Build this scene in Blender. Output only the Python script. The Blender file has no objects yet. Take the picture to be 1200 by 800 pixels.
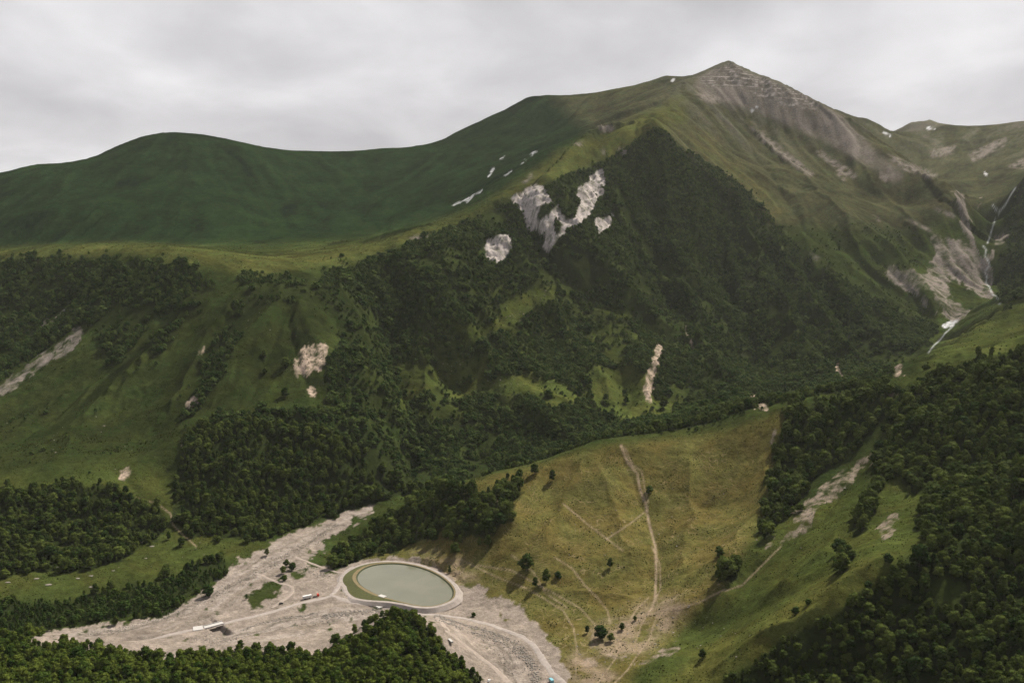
import bpy, bmesh, math, random
import numpy as np

rng = np.random.default_rng(7)
random.seed(7)
scene = bpy.context.scene
col = scene.collection

# ------------------------------------------------------------------ camera
F = 1178.0                      # focal length in photo pixels (photo 1200 x 800)
PITCH = math.radians(8.5)       # looking down
CZ = 400.0                      # camera height above the river bed
CP, SP = math.cos(PITCH), math.sin(PITCH)
cam_d = bpy.data.cameras.new('camera')
cam_d.sensor_width = 36.0
cam_d.lens = 36.0 * F / 1200.0
cam_d.clip_start = 1.0
cam_d.clip_end = 40000.0
cam = bpy.data.objects.new('camera', cam_d)
col.objects.link(cam)
cam.location = (0, 0, CZ)
cam.rotation_euler = (math.pi / 2 - PITCH, 0, 0)
scene.camera = cam

# ------------------------------------------------------------------ sky and sun
SUN_AZ, SUN_EL = math.radians(38), math.radians(46)      # azimuth to the right of +Y
world = bpy.data.worlds.new('World')
scene.world = world
world.use_nodes = True
wn, wl = world.node_tree.nodes, world.node_tree.links
wn.clear()
w_out = wn.new('ShaderNodeOutputWorld')
w_sky = wn.new('ShaderNodeTexSky')
w_sky.sky_type = 'NISHITA'
w_sky.sun_disc = False
w_sky.sun_elevation = SUN_EL
w_sky.sun_rotation = SUN_AZ
w_bg = wn.new('ShaderNodeBackground'); w_bg.inputs[1].default_value = 0.05
wl.new(w_sky.outputs[0], w_bg.inputs[0])
w_tc = wn.new('ShaderNodeTexCoord')
w_sep = wn.new('ShaderNodeSeparateXYZ'); wl.new(w_tc.outputs['Generated'], w_sep.inputs[0])
def wmath(op, a, b=None):
    n = wn.new('ShaderNodeMath'); n.operation = op
    for i, v in enumerate((a, b)):
        if v is None: continue
        if isinstance(v, (int, float)): n.inputs[i].default_value = v
        else: wl.new(v, n.inputs[i])
    return n.outputs[0]
zz = wmath('ADD', wmath('MAXIMUM', w_sep.outputs[2], 0.0), 0.30)
w_cmb = wn.new('ShaderNodeCombineXYZ')
wl.new(wmath('DIVIDE', w_sep.outputs[0], zz), w_cmb.inputs[0])
wl.new(wmath('DIVIDE', w_sep.outputs[1], zz), w_cmb.inputs[1])
def wnoise(scale, detail, rough, dist, off):
    m = wn.new('ShaderNodeMapping'); m.inputs['Location'].default_value = off
    m.inputs['Scale'].default_value = (1.0, 0.8, 1.0)
    m.inputs['Rotation'].default_value = (0, 0, 0.25)
    wl.new(w_cmb.outputs[0], m.inputs[0])
    n = wn.new('ShaderNodeTexNoise'); n.inputs['Scale'].default_value = scale
    n.inputs['Detail'].default_value = detail; n.inputs['Roughness'].default_value = rough
    n.inputs['Distortion'].default_value = dist
    wl.new(m.outputs[0], n.inputs['Vector'])
    return n.outputs['Fac']
n1 = wnoise(0.95, 3, 0.45, 0.2, (3.1, 0.4, 0))
n2 = wnoise(2.4, 6, 0.5, 0.3, (7.3, 2.2, 0))
n3 = wnoise(6.0, 5, 0.55, 0.3, (2.3, 9.2, 0))
cl = wmath('ADD', wmath('ADD', wmath('MULTIPLY', n1, 0.55), wmath('MULTIPLY', n2, 0.36)), wmath('MULTIPLY', n3, 0.09))
w_r = wn.new('ShaderNodeValToRGB')
w_r.color_ramp.elements[0].position = 0.40; w_r.color_ramp.elements[0].color = (0.285, 0.280, 0.292, 1)
w_r.color_ramp.elements[1].position = 0.60; w_r.color_ramp.elements[1].color = (0.475, 0.468, 0.478, 1)
w_e = w_r.color_ramp.elements.new(0.50); w_e.color = (0.365, 0.358, 0.370, 1)
wl.new(cl, w_r.inputs[0])
w_bc = wn.new('ShaderNodeBackground'); w_bc.inputs[1].default_value = 1.0
wl.new(w_r.outputs[0], w_bc.inputs[0])
# cloud cover: closed towards the horizon, broken overhead where the sun comes through
n5 = wnoise(0.9, 4, 0.5, 0.3, (1.2, 5.2, 0))
w_cov = wn.new('ShaderNodeMapRange'); w_cov.inputs[1].default_value = 0.30; w_cov.inputs[2].default_value = 0.62
w_cov.inputs[3].default_value = 0.78; w_cov.inputs[4].default_value = 0.26
wl.new(w_sep.outputs[2], w_cov.inputs[0])
cov = wmath('MULTIPLY', wmath('SUBTRACT', wmath('ADD', n5, w_cov.outputs[0]), 0.62), 5.0)
cov = wmath('MINIMUM', wmath('MAXIMUM', cov, 0.0), 1.0)
w_mix = wn.new('ShaderNodeMixShader'); wl.new(cov, w_mix.inputs[0])
wl.new(w_bg.outputs[0], w_mix.inputs[1]); wl.new(w_bc.outputs[0], w_mix.inputs[2])
wl.new(w_mix.outputs[0], w_out.inputs[0])

sun_d = bpy.data.lights.new('sun', 'SUN')
sun_d.energy = 5.0
sun_d.angle = math.radians(1.5)
sun_d.color = (1.0, 0.93, 0.82)
sun = bpy.data.objects.new('sun', sun_d)
col.objects.link(sun)
from mathutils import Vector
_sd = Vector((math.sin(SUN_AZ) * math.cos(SUN_EL), math.cos(SUN_AZ) * math.cos(SUN_EL), math.sin(SUN_EL)))
sun.rotation_euler = _sd.to_track_quat('Z', 'Y').to_euler()
sun.location = (800, 1500, 1600)

scene.view_settings.view_transform = 'Standard'
scene.view_settings.look = 'None'
scene.view_settings.exposure = 0.85
scene.view_settings.gamma = 1.0
scene.view_settings.use_curve_mapping = False
scene.cycles.use_denoising = True
scene.cycles.max_bounces = 6
scene.cycles.diffuse_bounces = 2
scene.cycles.transparent_max_bounces = 4
scene.cycles.volume_bounces = 0

# ------------------------------------------------------------------ pixel helpers
def ray(px, py):
    """horizontal tangent X/Y and slope (z-CZ)/Y of the ray through a photo pixel"""
    u = (np.asarray(px, float) - 600) / F
    v = (400 - np.asarray(py, float)) / F
    yd = CP + v * SP
    return u / yd, (v * CP - SP) / yd

def P(px, py, Y):
    t, s = ray(px, py)
    return (float(t * Y), float(Y), float(CZ + s * Y))

def Pz(px, py, z):
    t, s = ray(px, py)
    Y = (z - CZ) / s
    return (float(t * Y), float(Y), float(z))

def project(x, y, z):
    dz = z - CZ
    depth = y * CP - dz * SP
    up = y * SP + dz * CP
    return 600 + F * x / depth, 400 - F * up / depth

# ------------------------------------------------------------------ numpy noise
_perm = np.random.default_rng(11).permutation(512)
_perm = np.concatenate([_perm, _perm, _perm])
_ga = np.random.default_rng(12).uniform(0, 2 * np.pi, 512)
_gx, _gy = np.cos(_ga), np.sin(_ga)

def pn(x, y, seed=0):
    xi = np.floor(x).astype(np.int64); yi = np.floor(y).astype(np.int64)
    xf = x - xi; yf = y - yi
    u = xf * xf * xf * (xf * (xf * 6 - 15) + 10)
    v = yf * yf * yf * (yf * (yf * 6 - 15) + 10)
    def g(ix, iy, dx, dy):
        h = _perm[(_perm[(ix + seed * 37) & 511] + iy + seed * 101) & 511]
        return _gx[h] * dx + _gy[h] * dy
    a = g(xi, yi, xf, yf); b = g(xi + 1, yi, xf - 1, yf)
    c = g(xi, yi + 1, xf, yf - 1); d = g(xi + 1, yi + 1, xf - 1, yf - 1)
    return 1.5 * ((a + (b - a) * u) * (1 - v) + (c + (d - c) * u) * v)

def fbm(x, y, wl_, octv=4, gain=0.5, seed=0):
    r = 0; a = 1; f = 1.0 / wl_
    for i in range(octv):
        r = r + a * pn(x * f + 13.7 * i, y * f - 7.1 * i, seed + i)
        a *= gain; f *= 2.03
    return r

def sstep(a, b, x):
    t = np.clip((x - a) / (b - a), 0, 1)
    return t * t * (3 - 2 * t)

# ------------------------------------------------------------------ terrain control points
C = []
def line(pts, step=None):
    for p in pts: C.append(P(*p))
def linez(pts):
    for p in pts: C.append(Pz(*p))
# far left ridge up to the shoulder, then the rocky peak and its right arete
line([(-160, 235, 2900), (-60, 214, 2950), (0, 202, 3000), (40, 193, 3050), (105, 187, 3120), (130, 177, 3150), (165, 162, 3200), (200, 155, 3250),
      (235, 158, 3300), (265, 164, 3350), (310, 175, 3420), (350, 177, 3480), (400, 178, 3540), (450, 174, 3600),
      (500, 172, 3650), (540, 152, 3680), (575, 136, 3700), (600, 124, 3700), (618, 114, 3700), (665, 112, 3720),
      (710, 107, 3700), (735, 104, 3680), (760, 96, 3640), (782, 89, 3600), (800, 91, 3570), (815, 87, 3540), (830, 82, 3520), (843, 77, 3505),
      (855, 72, 3500), (868, 79, 3480), (880, 86, 3460), (900, 91, 3430), (920, 100, 3400), (940, 110, 3370),
      (960, 120, 3340), (980, 131, 3310), (997, 139, 3280), (1013, 157, 3210), (1040, 173, 3100), (1067, 193, 3000),
      (1093, 208, 2900), (1113, 227, 2800), (1125, 243, 2700), (1130, 262, 2640)])
# behind those ridges the land falls away
for px, py, Y, dz in [(0, 202, 3500, 150), (200, 155, 3800, 180), (400, 178, 4100, 150), (618, 114, 4250, 200), (782, 89, 4150, 230), (855, 72, 4000, 270), (930, 100, 3850, 270), (1000, 140, 3700, 270)]:
    x, y, z = P(px, py, Y); C.append((x, y, z - dz))
# far hills on the right
line([(1040, 152, 4480), (1058, 154, 4700), (1050, 159, 4600), (1050, 162, 4900), (1040, 160, 5200), (1075, 144, 4930), (1095, 146, 4950), (1065, 160, 5300), (1000, 150, 5300), (980, 128, 4700), (1000, 137, 4600), (1015, 138, 4560), (1030, 145, 4520), (1050, 158, 4450), (1065, 148, 4900), (1085, 142, 4950), (1105, 150, 4950), (1130, 149, 4900),
      (1160, 147, 4850), (1200, 142, 4800), (1280, 138, 4700), (1060, 180, 4200), (1100, 195, 4000), (1150, 185, 4100), (1200, 180, 4000),
      (1150, 222, 3600), (1120, 215, 3650), (1200, 205, 3500), (1280, 190, 3500)])
for X, Y, z in [(-3500, 6500, 250), (-1500, 6500, 250), (0, 7000, 250), (1500, 7500, 300), (3500, 7500, 300), (6000, 7500, 300), (2300, 5600, 640), (-5000, 8500, 250), (0, 9500, 200), (6500, 9500, 250)]:
    C.append((X, Y, z))
# stream in the right valley
line([(1163, 250, 3250), (1164, 282, 2900), (1157, 305, 2700), (1163, 330, 2480), (1170, 352, 2330), (1126, 378, 2150), (1103, 398, 2000), (1075, 418, 1880), (1045, 432, 1800),
      (985, 440, 1740), (890, 478, 1600)])
for px, Y, z in [(800, 1500, 48), (720, 1420, 36), (640, 1350, 27), (560, 1290, 18), (500, 1255, 10)]:
    C.append(((px - 600) / F * Y / .98, Y, z))
# right valley side and grassy noses
line([(1200, 376, 1550), (1180, 385, 1530), (1140, 400, 1490), (1110, 412, 1450), (1085, 427, 1410), (1280, 345, 1580),
      (1200, 346, 1900), (1170, 359, 1850), (1140, 378, 1800), (1118, 391, 1750), (1280, 305, 1920),
      (1200, 205, 2900), (1190, 250, 2700), (1185, 300, 2500), (1180, 335, 2400), (1200, 320, 2400), (1280, 200, 2700), (1280, 270, 2350)])
for px, Y, z in [(1200, 1350, 150), (1280, 1300, 170), (1120, 1290, 135), (1200, 1720, 150), (1280, 1720, 180)]:
    C.append(((px - 600) / F * Y / .98, Y, z))
# crest of the near mountain's grassy shoulder (the hanging valley lies behind it)
line([(803, 96, 3350), (785, 118, 3120), (760, 130, 3000), (730, 142, 2870), (700, 153, 2760), (675, 166, 2660), (650, 180, 2580), (610, 210, 2450), (560, 245, 2300), (500, 266, 2180), (430, 285, 2080),
      (365, 295, 2000), (300, 300, 1950), (240, 292, 1900), (150, 287, 1950), (60, 287, 2040), (0, 292, 2110), (-100, 300, 2200)])
# hanging valley
line([(780, 104, 3480), (720, 135, 3250), (660, 165, 3080), (620, 180, 3020), (580, 197, 2900), (545, 238, 2620), (480, 270, 2440), (400, 279, 2330), (300, 289, 2220), (200, 289, 2240), (100, 290, 2300), (0, 292, 2360), (-120, 296, 2420),
      (320, 240, 2700), (230, 235, 2600), (400, 240, 2760), (480, 222, 2900), (60, 245, 2500), (560, 180, 3200), (640, 150, 3350), (440, 205, 3100), (130, 225, 2700)])
# forest upper edge / terrace edge
line([(766, 157, 2600), (735, 174, 2550), (700, 190, 2480), (640, 215, 2340), (600, 233, 2240), (520, 269, 2050), (430, 302, 1880), (380, 318, 1800), (300, 318, 1760), (230, 310, 1740),
      (150, 298, 1810), (100, 301, 1870), (40, 298, 1940), (0, 304, 1980), (-120, 313, 2080)])
# left slope
line([(150, 370, 1650), (60, 360, 1760), (250, 370, 1600), (150, 450, 1450), (50, 440, 1540), (0, 520, 1310), (100, 520, 1280), (200, 560, 1210), (180, 510, 1310), (-120, 400, 1750), (-120, 540, 1260)])
linez([(0, 690, 6), (100, 662, 7), (200, 635, 8), (290, 632, 8), (0, 640, 18), (100, 612, 22), (0, 590, 45), (100, 572, 50), (190, 600, 25), (-120, 700, 8)])
# bench and bluff left of centre
line([(250, 487, 1325), (330, 480, 1330), (390, 478, 1350), (430, 500, 1350), (330, 450, 1400), (270, 440, 1420), (380, 410, 1490), (350, 360, 1580), (330, 335, 1660), (385, 350, 1640), (400, 400, 1540), (425, 440, 1470),
      (215, 530, 1240), (300, 550, 1225), (400, 545, 1260), (450, 540, 1310)])
linez([(210, 622, 10), (300, 630, 6), (390, 602, 4), (430, 592, 5), (475, 581, 6)])
# ravine, centre mass, benches
line([(483, 525, 1400), (472, 450, 1550), (445, 375, 1690), (440, 340, 1780),
      (500, 350, 1780), (560, 300, 1950), (500, 400, 1680), (580, 400, 1780), (510, 437, 1640), (545, 455, 1620), (600, 448, 1650), (660, 452, 1680), (560, 490, 1500), (620, 490, 1520), (690, 500, 1560), (600, 535, 1400), (520, 530, 1400),
      (650, 350, 1950), (620, 250, 2180), (690, 245, 2290), (665, 290, 2150), (600, 290, 2080), (720, 300, 2180), (700, 400, 1850), (630, 395, 1830), (740, 455, 1700), (715, 470, 1660), (760, 490, 1590), (770, 420, 1770), (820, 492, 1560), (860, 490, 1570)])
# central rib and right face
line([(772, 147, 2720), (778, 135, 2900), (772, 200, 2500), (778, 250, 2400), (792, 310, 2260), (812, 380, 2050), (850, 450, 1750),
      (800, 165, 2780), (840, 205, 2700), (880, 240, 2640), (840, 290, 2420), (850, 350, 2220), (880, 420, 1950), (900, 350, 2150), (920, 440, 1830), (960, 420, 1860), (1000, 350, 2200), (980, 300, 2400), (1050, 400, 1960), (1000, 250, 2600),
      (920, 200, 2900), (1080, 290, 2560), (1060, 330, 2350), (1125, 300, 2520), (1142, 340, 2350), (870, 140, 3250), (950, 150, 3230), (830, 120, 3200), (800, 135, 2980), (1000, 190, 3050), (1060, 240, 2800), (860, 180, 3000)])
# crest of the meadow spur and of the wooded hill behind it
line([(388, 650, 1095), (420, 625, 1130), (470, 594, 1150), (530, 566, 1170), (580, 553, 1180), (640, 540, 1180), (700, 525, 1180), (730, 520, 1180), (800, 518, 1190), (850, 508, 1190), (890, 492, 1190),
      (920, 480, 1190), (960, 474, 1190), (1040, 450, 1190), (1080, 434, 1180), (1140, 421, 1130), (1200, 413, 1090), (1290, 395, 1050)])
# meadow
line([(600, 640, 1010), (560, 600, 1080), (650, 600, 1080), (760, 600, 1080), (700, 650, 1000), (850, 600, 1075), (830, 560, 1130), (760, 700, 920), (700, 700, 930), (640, 690, 950), (740, 650, 995), (790, 650, 1000), (640, 570, 1130), (760, 560, 1135), (880, 540, 1140)])
linez([(480, 640, 6), (540, 660, 8), (580, 690, 6), (620, 715, 4), (660, 750, 4), (690, 790, 4), (440, 655, 4)])
line([(750, 780, 790), (820, 740, 850), (720, 745, 850), (830, 797, 740), (870, 770, 730), (920, 735, 730), (980, 700, 735), (1047, 664, 745), (1100, 625, 790), (1200, 565, 830), (1290, 540, 830)])
# right forest
line([(1000, 780, 688), (1100, 740, 690), (1200, 700, 690), (900, 800, 700), (1040, 720, 722), (1100, 800, 650), (1200, 800, 600), (1290, 760, 580), (1000, 740, 708), (1150, 500, 970), (1100, 560, 930), (1060, 500, 1040), (1130, 455, 1080), (1200, 455, 1020)])
# scar ravine and its sides
line([(1035, 515, 1070), (1030, 530, 1050), (980, 580, 980), (930, 630, 920), (880, 670, 885), (800, 706, 880), (1050, 560, 960), (1000, 625, 870), (930, 685, 830), (870, 735, 800), (930, 545, 1110), (895, 590, 1050), (868, 625, 990), (1000, 520, 1100), (960, 520, 1130)])
# river bed
linez([(100, 745, 0), (0, 740, 0), (200, 735, 0), (300, 720, 0), (300, 690, 0), (300, 665, 1), (250, 695, 0), (180, 730, 0), (360, 640, 1.5), (400, 615, 3), (400, 700, 0), (450, 700, 0), (473, 683, 0), (520, 690, 0), (530, 720, 0), (600, 750, 0),
       (640, 790, 0), (560, 690, 1), (590, 715, 0), (350, 670, 0.5), (420, 665, 1), (380, 720, 0), (430, 740, 0), (-120, 770, 0), (580, 780, 0), (470, 662, 1.5)])
# near wooded slope, then up to the viewpoint
line([(0, 738, 790), (50, 756, 785), (100, 758, 780), (150, 765, 775), (200, 772, 775), (240, 770, 780), (300, 762, 790), (345, 760, 795), (380, 771, 795), (420, 744, 812), (450, 723, 822), (480, 722, 822), (505, 738, 815), (530, 768, 795), (562, 805, 765), (100, 800, 690), (300, 800, 705), (480, 785, 735), (440, 800, 705), (-120, 760, 770)])
for px in (-200, 100, 400, 700, 1000, 1300):
    t = (px - 600) / F
    for Y, z in ((480, 112), (300, 190), (120, 300), (40, 375)):
        if px >= 1000 and Y == 480: z = 100
        if px == 700 and Y == 480: z = 70
        C.append((t * Y, Y, z))
C.append((60, 640, 6)); C.append((90, 580, 10)); C.append((110, 690, 3))

CT = np.array(C)
cx, cy, cz = CT[:, 0] / 1000, CT[:, 1] / 1000, CT[:, 2]
n = len(CT)
def kern(d2): return np.power(d2, 0.72)
D2 = (cx[:, None] - cx) ** 2 + (cy[:, None] - cy) ** 2
A = np.zeros((n + 3, n + 3))
A[:n, :n] = kern(D2) + np.eye(n) * -1e-4
A[:n, n] = 1; A[:n, n + 1] = cx; A[:n, n + 2] = cy
A[n:, :n] = A[:n, n:].T
W = np.linalg.solve(A, np.concatenate([cz, [0, 0, 0]]))

def base_h(x, y):
    sh = np.shape(x)
    x = np.ravel(x) / 1000; y = np.ravel(y) / 1000
    out = np.empty(len(x))
    for i in range(0, len(x), 20000):
        xs, ys = x[i:i + 20000, None], y[i:i + 20000, None]
        out[i:i + 20000] = kern((xs - cx) ** 2 + (ys - cy) ** 2) @ W[:n] + W[n] + W[n + 1] * xs[:, 0] + W[n + 2] * ys[:, 0]
    return out.reshape(sh)

# ------------------------------------------------------------------ gullies: noise smeared down the fall line
GX0, GY0, GS = -2800.0, 600.0, 10.0
gx = np.arange(GX0, 3600, GS); gy = np.arange(GY0, 5400, GS)
cgx = np.arange(GX0, 3600 + 30, 30); cgy = np.arange(GY0, 5400 + 30, 30)
CX, CY = np.meshgrid(cgx, cgy)
CH = base_h(CX, CY)

def bil(grid, fx, fy):
    fx = np.clip(fx, 0, grid.shape[1] - 1.001); fy = np.clip(fy, 0, grid.shape[0] - 1.001)
    ix = fx.astype(np.int64); iy = fy.astype(np.int64)
    ax = fx - ix; ay = fy - iy
    return (grid[iy, ix] * (1 - ax) + grid[iy, ix + 1] * ax) * (1 - ay) + (grid[iy + 1, ix] * (1 - ax) + grid[iy + 1, ix + 1] * ax) * ay

GXX, GYY = np.meshgrid(gx, gy)
GH = bil(CH, (GXX - GX0) / 30, (GYY - GY0) / 30)
GHn = GH + 10 * fbm(GXX, GYY, 260, 3, seed=3)
gy_, gx_ = np.gradient(GHn, GS)
gm = np.hypot(gx_, gy_) + 1e-6
slope_g = np.hypot(*np.gradient(GH, GS))
dxn, dyn = -gx_ / gm, -gy_ / gm

def lic(src, steps, h):
    acc = src.copy(); wsum = 1.0
    JX, JY = np.meshgrid(np.arange(len(gx)), np.arange(len(gy)))
    for sgn in (1, -1):
        fx = JX.astype(float); fy = JY.astype(float)
        for k in range(steps):
            vx = bil(dxn, fx, fy); vy = bil(dyn, fx, fy)
            fx = fx + sgn * h * vx; fy = fy + sgn * h * vy
            acc += bil(src, fx, fy); wsum += 1
    return acc / wsum
s1 = fbm(GXX, GYY, 75, 2, seed=20)
s2 = fbm(GXX, GYY, 32, 2, seed=30)
g0 = lic(fbm(GXX, GYY, 170, 2, seed=10), 22, 2.2); g0 /= g0.std()
g1 = lic(s1, 20, 1.6); g1 /= g1.std()
g2 = lic(s2, 14, 1.1); g2 /= g2.std()
def gsamp(grid, x, y): return bil(grid, (x - GX0) / GS, (y - GY0) / GS)

# ------------------------------------------------------------------ terrain grid (fan of rows, finer near by)
ts = np.concatenate([np.linspace(-0.80, -0.56, 40)[:-1], np.arange(-0.56, 0.5601, 1.55 / F), np.linspace(0.56, 0.80, 40)[1:]])
Ys = np.concatenate([np.arange(36, 480, 16), np.arange(480, 640, 4), np.arange(640, 1260, 2.0), np.arange(1260, 2000, 3.0), np.arange(2000, 2800, 4.0), np.arange(2800, 3800, 6.5), np.arange(3800, 5100, 25), np.geomspace(5100, 9500, 24)])
NT, NY = len(ts), len(Ys)
T2, Y2 = np.meshgrid(ts, Ys)
X2 = T2 * Y2

# image space masks traced from the photograph ---------------------------------------------------
IW, IH = 1200, 800
_yy, _xx = np.mgrid[0:IH, 0:IW] + 0.5
def poly(pts):
    p = np.array(pts, float); m = np.zeros((IH, IW), bool)
    y0, y1 = int(max(0, p[:, 1].min() - 1)), int(min(IH, p[:, 1].max() + 2))
    x0, x1 = int(max(0, p[:, 0].min() - 1)), int(min(IW, p[:, 0].max() + 2))
    X, Y = _xx[y0:y1, x0:x1], _yy[y0:y1, x0:x1]
    s = np.zeros(X.shape, bool)
    for (ax, ay), (bx, by) in zip(p, np.roll(p, -1, 0)):
        if ay == by: continue
        c = ((ay > Y) != (by > Y)) & (X < (bx - ax) * (Y - ay) / (by - ay) + ax)
        s ^= c
    m[y0:y1, x0:x1] = s
    return m.astype(np.float32)
def stroke(pts, w):
    m = np.zeros((IH, IW), np.float32)
    for (ax, ay), (bx, by) in zip(pts[:-1], pts[1:]):
        x0, x1 = int(max(0, min(ax, bx) - w - 2)), int(min(IW, max(ax, bx) + w + 3))
        y0, y1 = int(max(0, min(ay, by) - w - 2)), int(min(IH, max(ay, by) + w + 3))
        X, Y = _xx[y0:y1, x0:x1], _yy[y0:y1, x0:x1]
        L2 = (bx - ax) ** 2 + (by - ay) ** 2 + 1e-9
        k = np.clip(((X - ax) * (bx - ax) + (Y - ay) * (by - ay)) / L2, 0, 1)
        d = np.hypot(X - ax - k * (bx - ax), Y - ay - k * (by - ay))
        m[y0:y1, x0:x1] = np.maximum(m[y0:y1, x0:x1], np.clip(w / 2 + 0.5 - d, 0, 1))
    return m
def blur(m, r):
    if r < 1: return m
    for ax in (0, 1):
        for _ in range(2):
            k = 2 * r + 1
            pad = [(0, 0), (0, 0)]; pad[ax] = (r + 1, r)
            c = np.cumsum(np.pad(m, pad, mode='edge'), axis=ax)
            m = (c[k:] - c[:-k]) / k if ax == 0 else (c[:, k:] - c[:, :-k]) / k
    return m
def polys(*L): return np.clip(sum(poly(p) for p in L), 0, 1)

FOREST_MAIN = [(380, 318), (430, 305), (470, 290), (520, 271), (600, 236), (640, 217), (700, 192), (740, 170), (758, 156), (768, 148), (785, 162), (805, 178), (850, 203), (880, 223), (907, 262), (950, 303), (1010, 342), (1060, 370), (1098, 382), (1090, 400), (1050, 425), (1050, 445),
               (1000, 470), (900, 520), (700, 540), (560, 560), (430, 590), (390, 606), (300, 634), (215, 627), (200, 592), (205, 560), (215, 520), (250, 487), (330, 479), (398, 480), (385, 465), (385, 430), (402, 400), (395, 370), (368, 342)]
CLEAR = [[(465, 487), (478, 445), (510, 425), (570, 418), (577, 438), (545, 445), (512, 455), (485, 470)],
         [(510, 464), (560, 445), (610, 438), (650, 444), (682, 466), (655, 480), (620, 466), (560, 462), (530, 472)],
         [(688, 430), (740, 428), (766, 442), (760, 462), (792, 476), (792, 490), (760, 491), (730, 496), (700, 480), (690, 455)],
         [(538, 403), (580, 375), (606, 343), (650, 332), (660, 344), (628, 362), (600, 382), (572, 397), (546, 407)],
         [(690, 312), (710, 308), (715, 332), (737, 345), (705, 338)], [(720, 362), (745, 362), (740, 373), (725, 373)],
         [(785, 512), (830, 503), (862, 507), (850, 516), (800, 520)],
         [(372, 300), (420, 302), (430, 312), (400, 316)], [(525, 378), (560, 383), (556, 392), (528, 388)], [(770, 300), (785, 330), (778, 340), (765, 310)]]
FOREST_UL = [(0, 306), (60, 302), (100, 305), (150, 303), (200, 309), (240, 320), (232, 342), (205, 362), (172, 382), (150, 412), (140, 428), (128, 420), (110, 392), (100, 378), (60, 400), (0, 448)]
FOREST_CH = [[(300, 352), (290, 380), (275, 402), (265, 432), (250, 456), (235, 480), (224, 492), (214, 486), (235, 450), (243, 415), (260, 385), (275, 357)], [(280, 326), (320, 324), (360, 332), (366, 346), (340, 352), (300, 356), (280, 350)], [(240, 330), (255, 335), (180, 420), (170, 415)]]
FOREST_BLOB = [(0, 578), (40, 571), (90, 566), (130, 570), (165, 588), (192, 603), (187, 622), (165, 642), (140, 657), (100, 667), (50, 670), (0, 678)]
FOREST_YOUNG = [(0, 703), (60, 708), (110, 699), (150, 689), (200, 676), (235, 662), (262, 657), (270, 668), (242, 688), (215, 708), (195, 720), (130, 727), (60, 737), (45, 740), (0, 745)]
FOREST_SPUR = [(385, 660), (420, 627), (470, 597), (525, 566), (562, 582), (590, 566), (612, 561), (608, 590), (598, 604), (570, 628), (540, 628), (500, 628), (470, 643), (440, 650), (400, 664)]
FOREST_NEAR = [(-5, 736), (50, 757), (100, 760), (150, 767), (200, 774), (240, 772), (300, 764), (345, 762), (380, 772), (420, 745), (450, 724), (480, 723), (505, 740), (530, 769), (568, 801), (-5, 801)]
FOREST_RC = [(922, 480), (1042, 452), (1040, 482), (1015, 515), (975, 545), (940, 585), (905, 625), (888, 642), (898, 600), (905, 560), (914, 520)]
FOREST_R = [(1045, 482), (1085, 440), (1140, 427), (1201, 415), (1201, 801), (840, 803), (882, 780), (930, 748), (986, 713), (1050, 671), (1078, 667), (1082, 640), (1072, 610), (1085, 585), (1062, 574), (1060, 555), (1035, 562), (1020, 572), (1030, 530), (1040, 510)]
CLEAR_R = [[(1085, 682), (1108, 667), (1130, 682), (1142, 702), (1112, 716), (1090, 702)], [(1060, 590), (1085, 580), (1075, 620)]]
FOREST_R2 = [[(1020, 569), (1034, 573), (1020, 606), (1010, 628), (998, 630), (1004, 606)], [(978, 652), (994, 646), (998, 658), (985, 674), (974, 664)], [(838, 655), (862, 650), (866, 672), (840, 680)]]
FOREST_FAR = [(1183, 212), (1201, 197), (1201, 345), (1178, 362), (1168, 340), (1172, 300), (1176, 260)]
SHRUB = [(905, 262), (950, 268), (1000, 262), (1060, 268), (1100, 286), (1085, 305), (1065, 320), (1090, 350), (1100, 378), (1060, 368), (1010, 340), (950, 303)]

GULLY_LINES = [([(764, 168), (767, 220), (775, 270), (790, 320), (805, 372), (812, 404), (850, 452)], 3.5), ([(853, 212), (862, 255), (885, 305), (900, 330)], 2.5), ([(890, 262), (893, 290), (898, 310)], 3), ([(905, 268), (930, 312), (962, 360), (985, 395)], 2.5), ([(950, 308), (985, 350), (1020, 395)], 2.5),
               ([(398, 345), (420, 395), (432, 445), (436, 500)], 3.5), ([(440, 350), (455, 400), (470, 440)], 3), ([(480, 300), (470, 330), (500, 345)], 3), ([(555, 262), (540, 300), (520, 330)], 3), ([(720, 190), (728, 240), (732, 300)], 2.5), ([(690, 400), (720, 385), (745, 395)], 3), ([(405, 500), (420, 540), (415, 580)], 2.5), ([(465, 500), (470, 545), (465, 575)], 4), ([(590, 310), (615, 320), (640, 315)], 4), ([(650, 300), (660, 330)], 4), ([(520, 505), (545, 500), (540, 540)], 3)]
m_fmain = polys(FOREST_MAIN) * (1 - polys(*CLEAR)) * (1 - np.clip(sum(stroke(q_, w_) for q_, w_ in GULLY_LINES), 0, 1))
m_forest = polys(FOREST_UL, *FOREST_CH, FOREST_BLOB, FOREST_SPUR, FOREST_NEAR, FOREST_RC, FOREST_R, *FOREST_R2, FOREST_FAR, FOREST_YOUNG)
m_clear = polys(*CLEAR, *CLEAR_R)
m_forest = m_forest * (1 - m_clear)
m_young = poly(FOREST_YOUNG)
m_shrub = 0.75 * poly(SHRUB)
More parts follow.
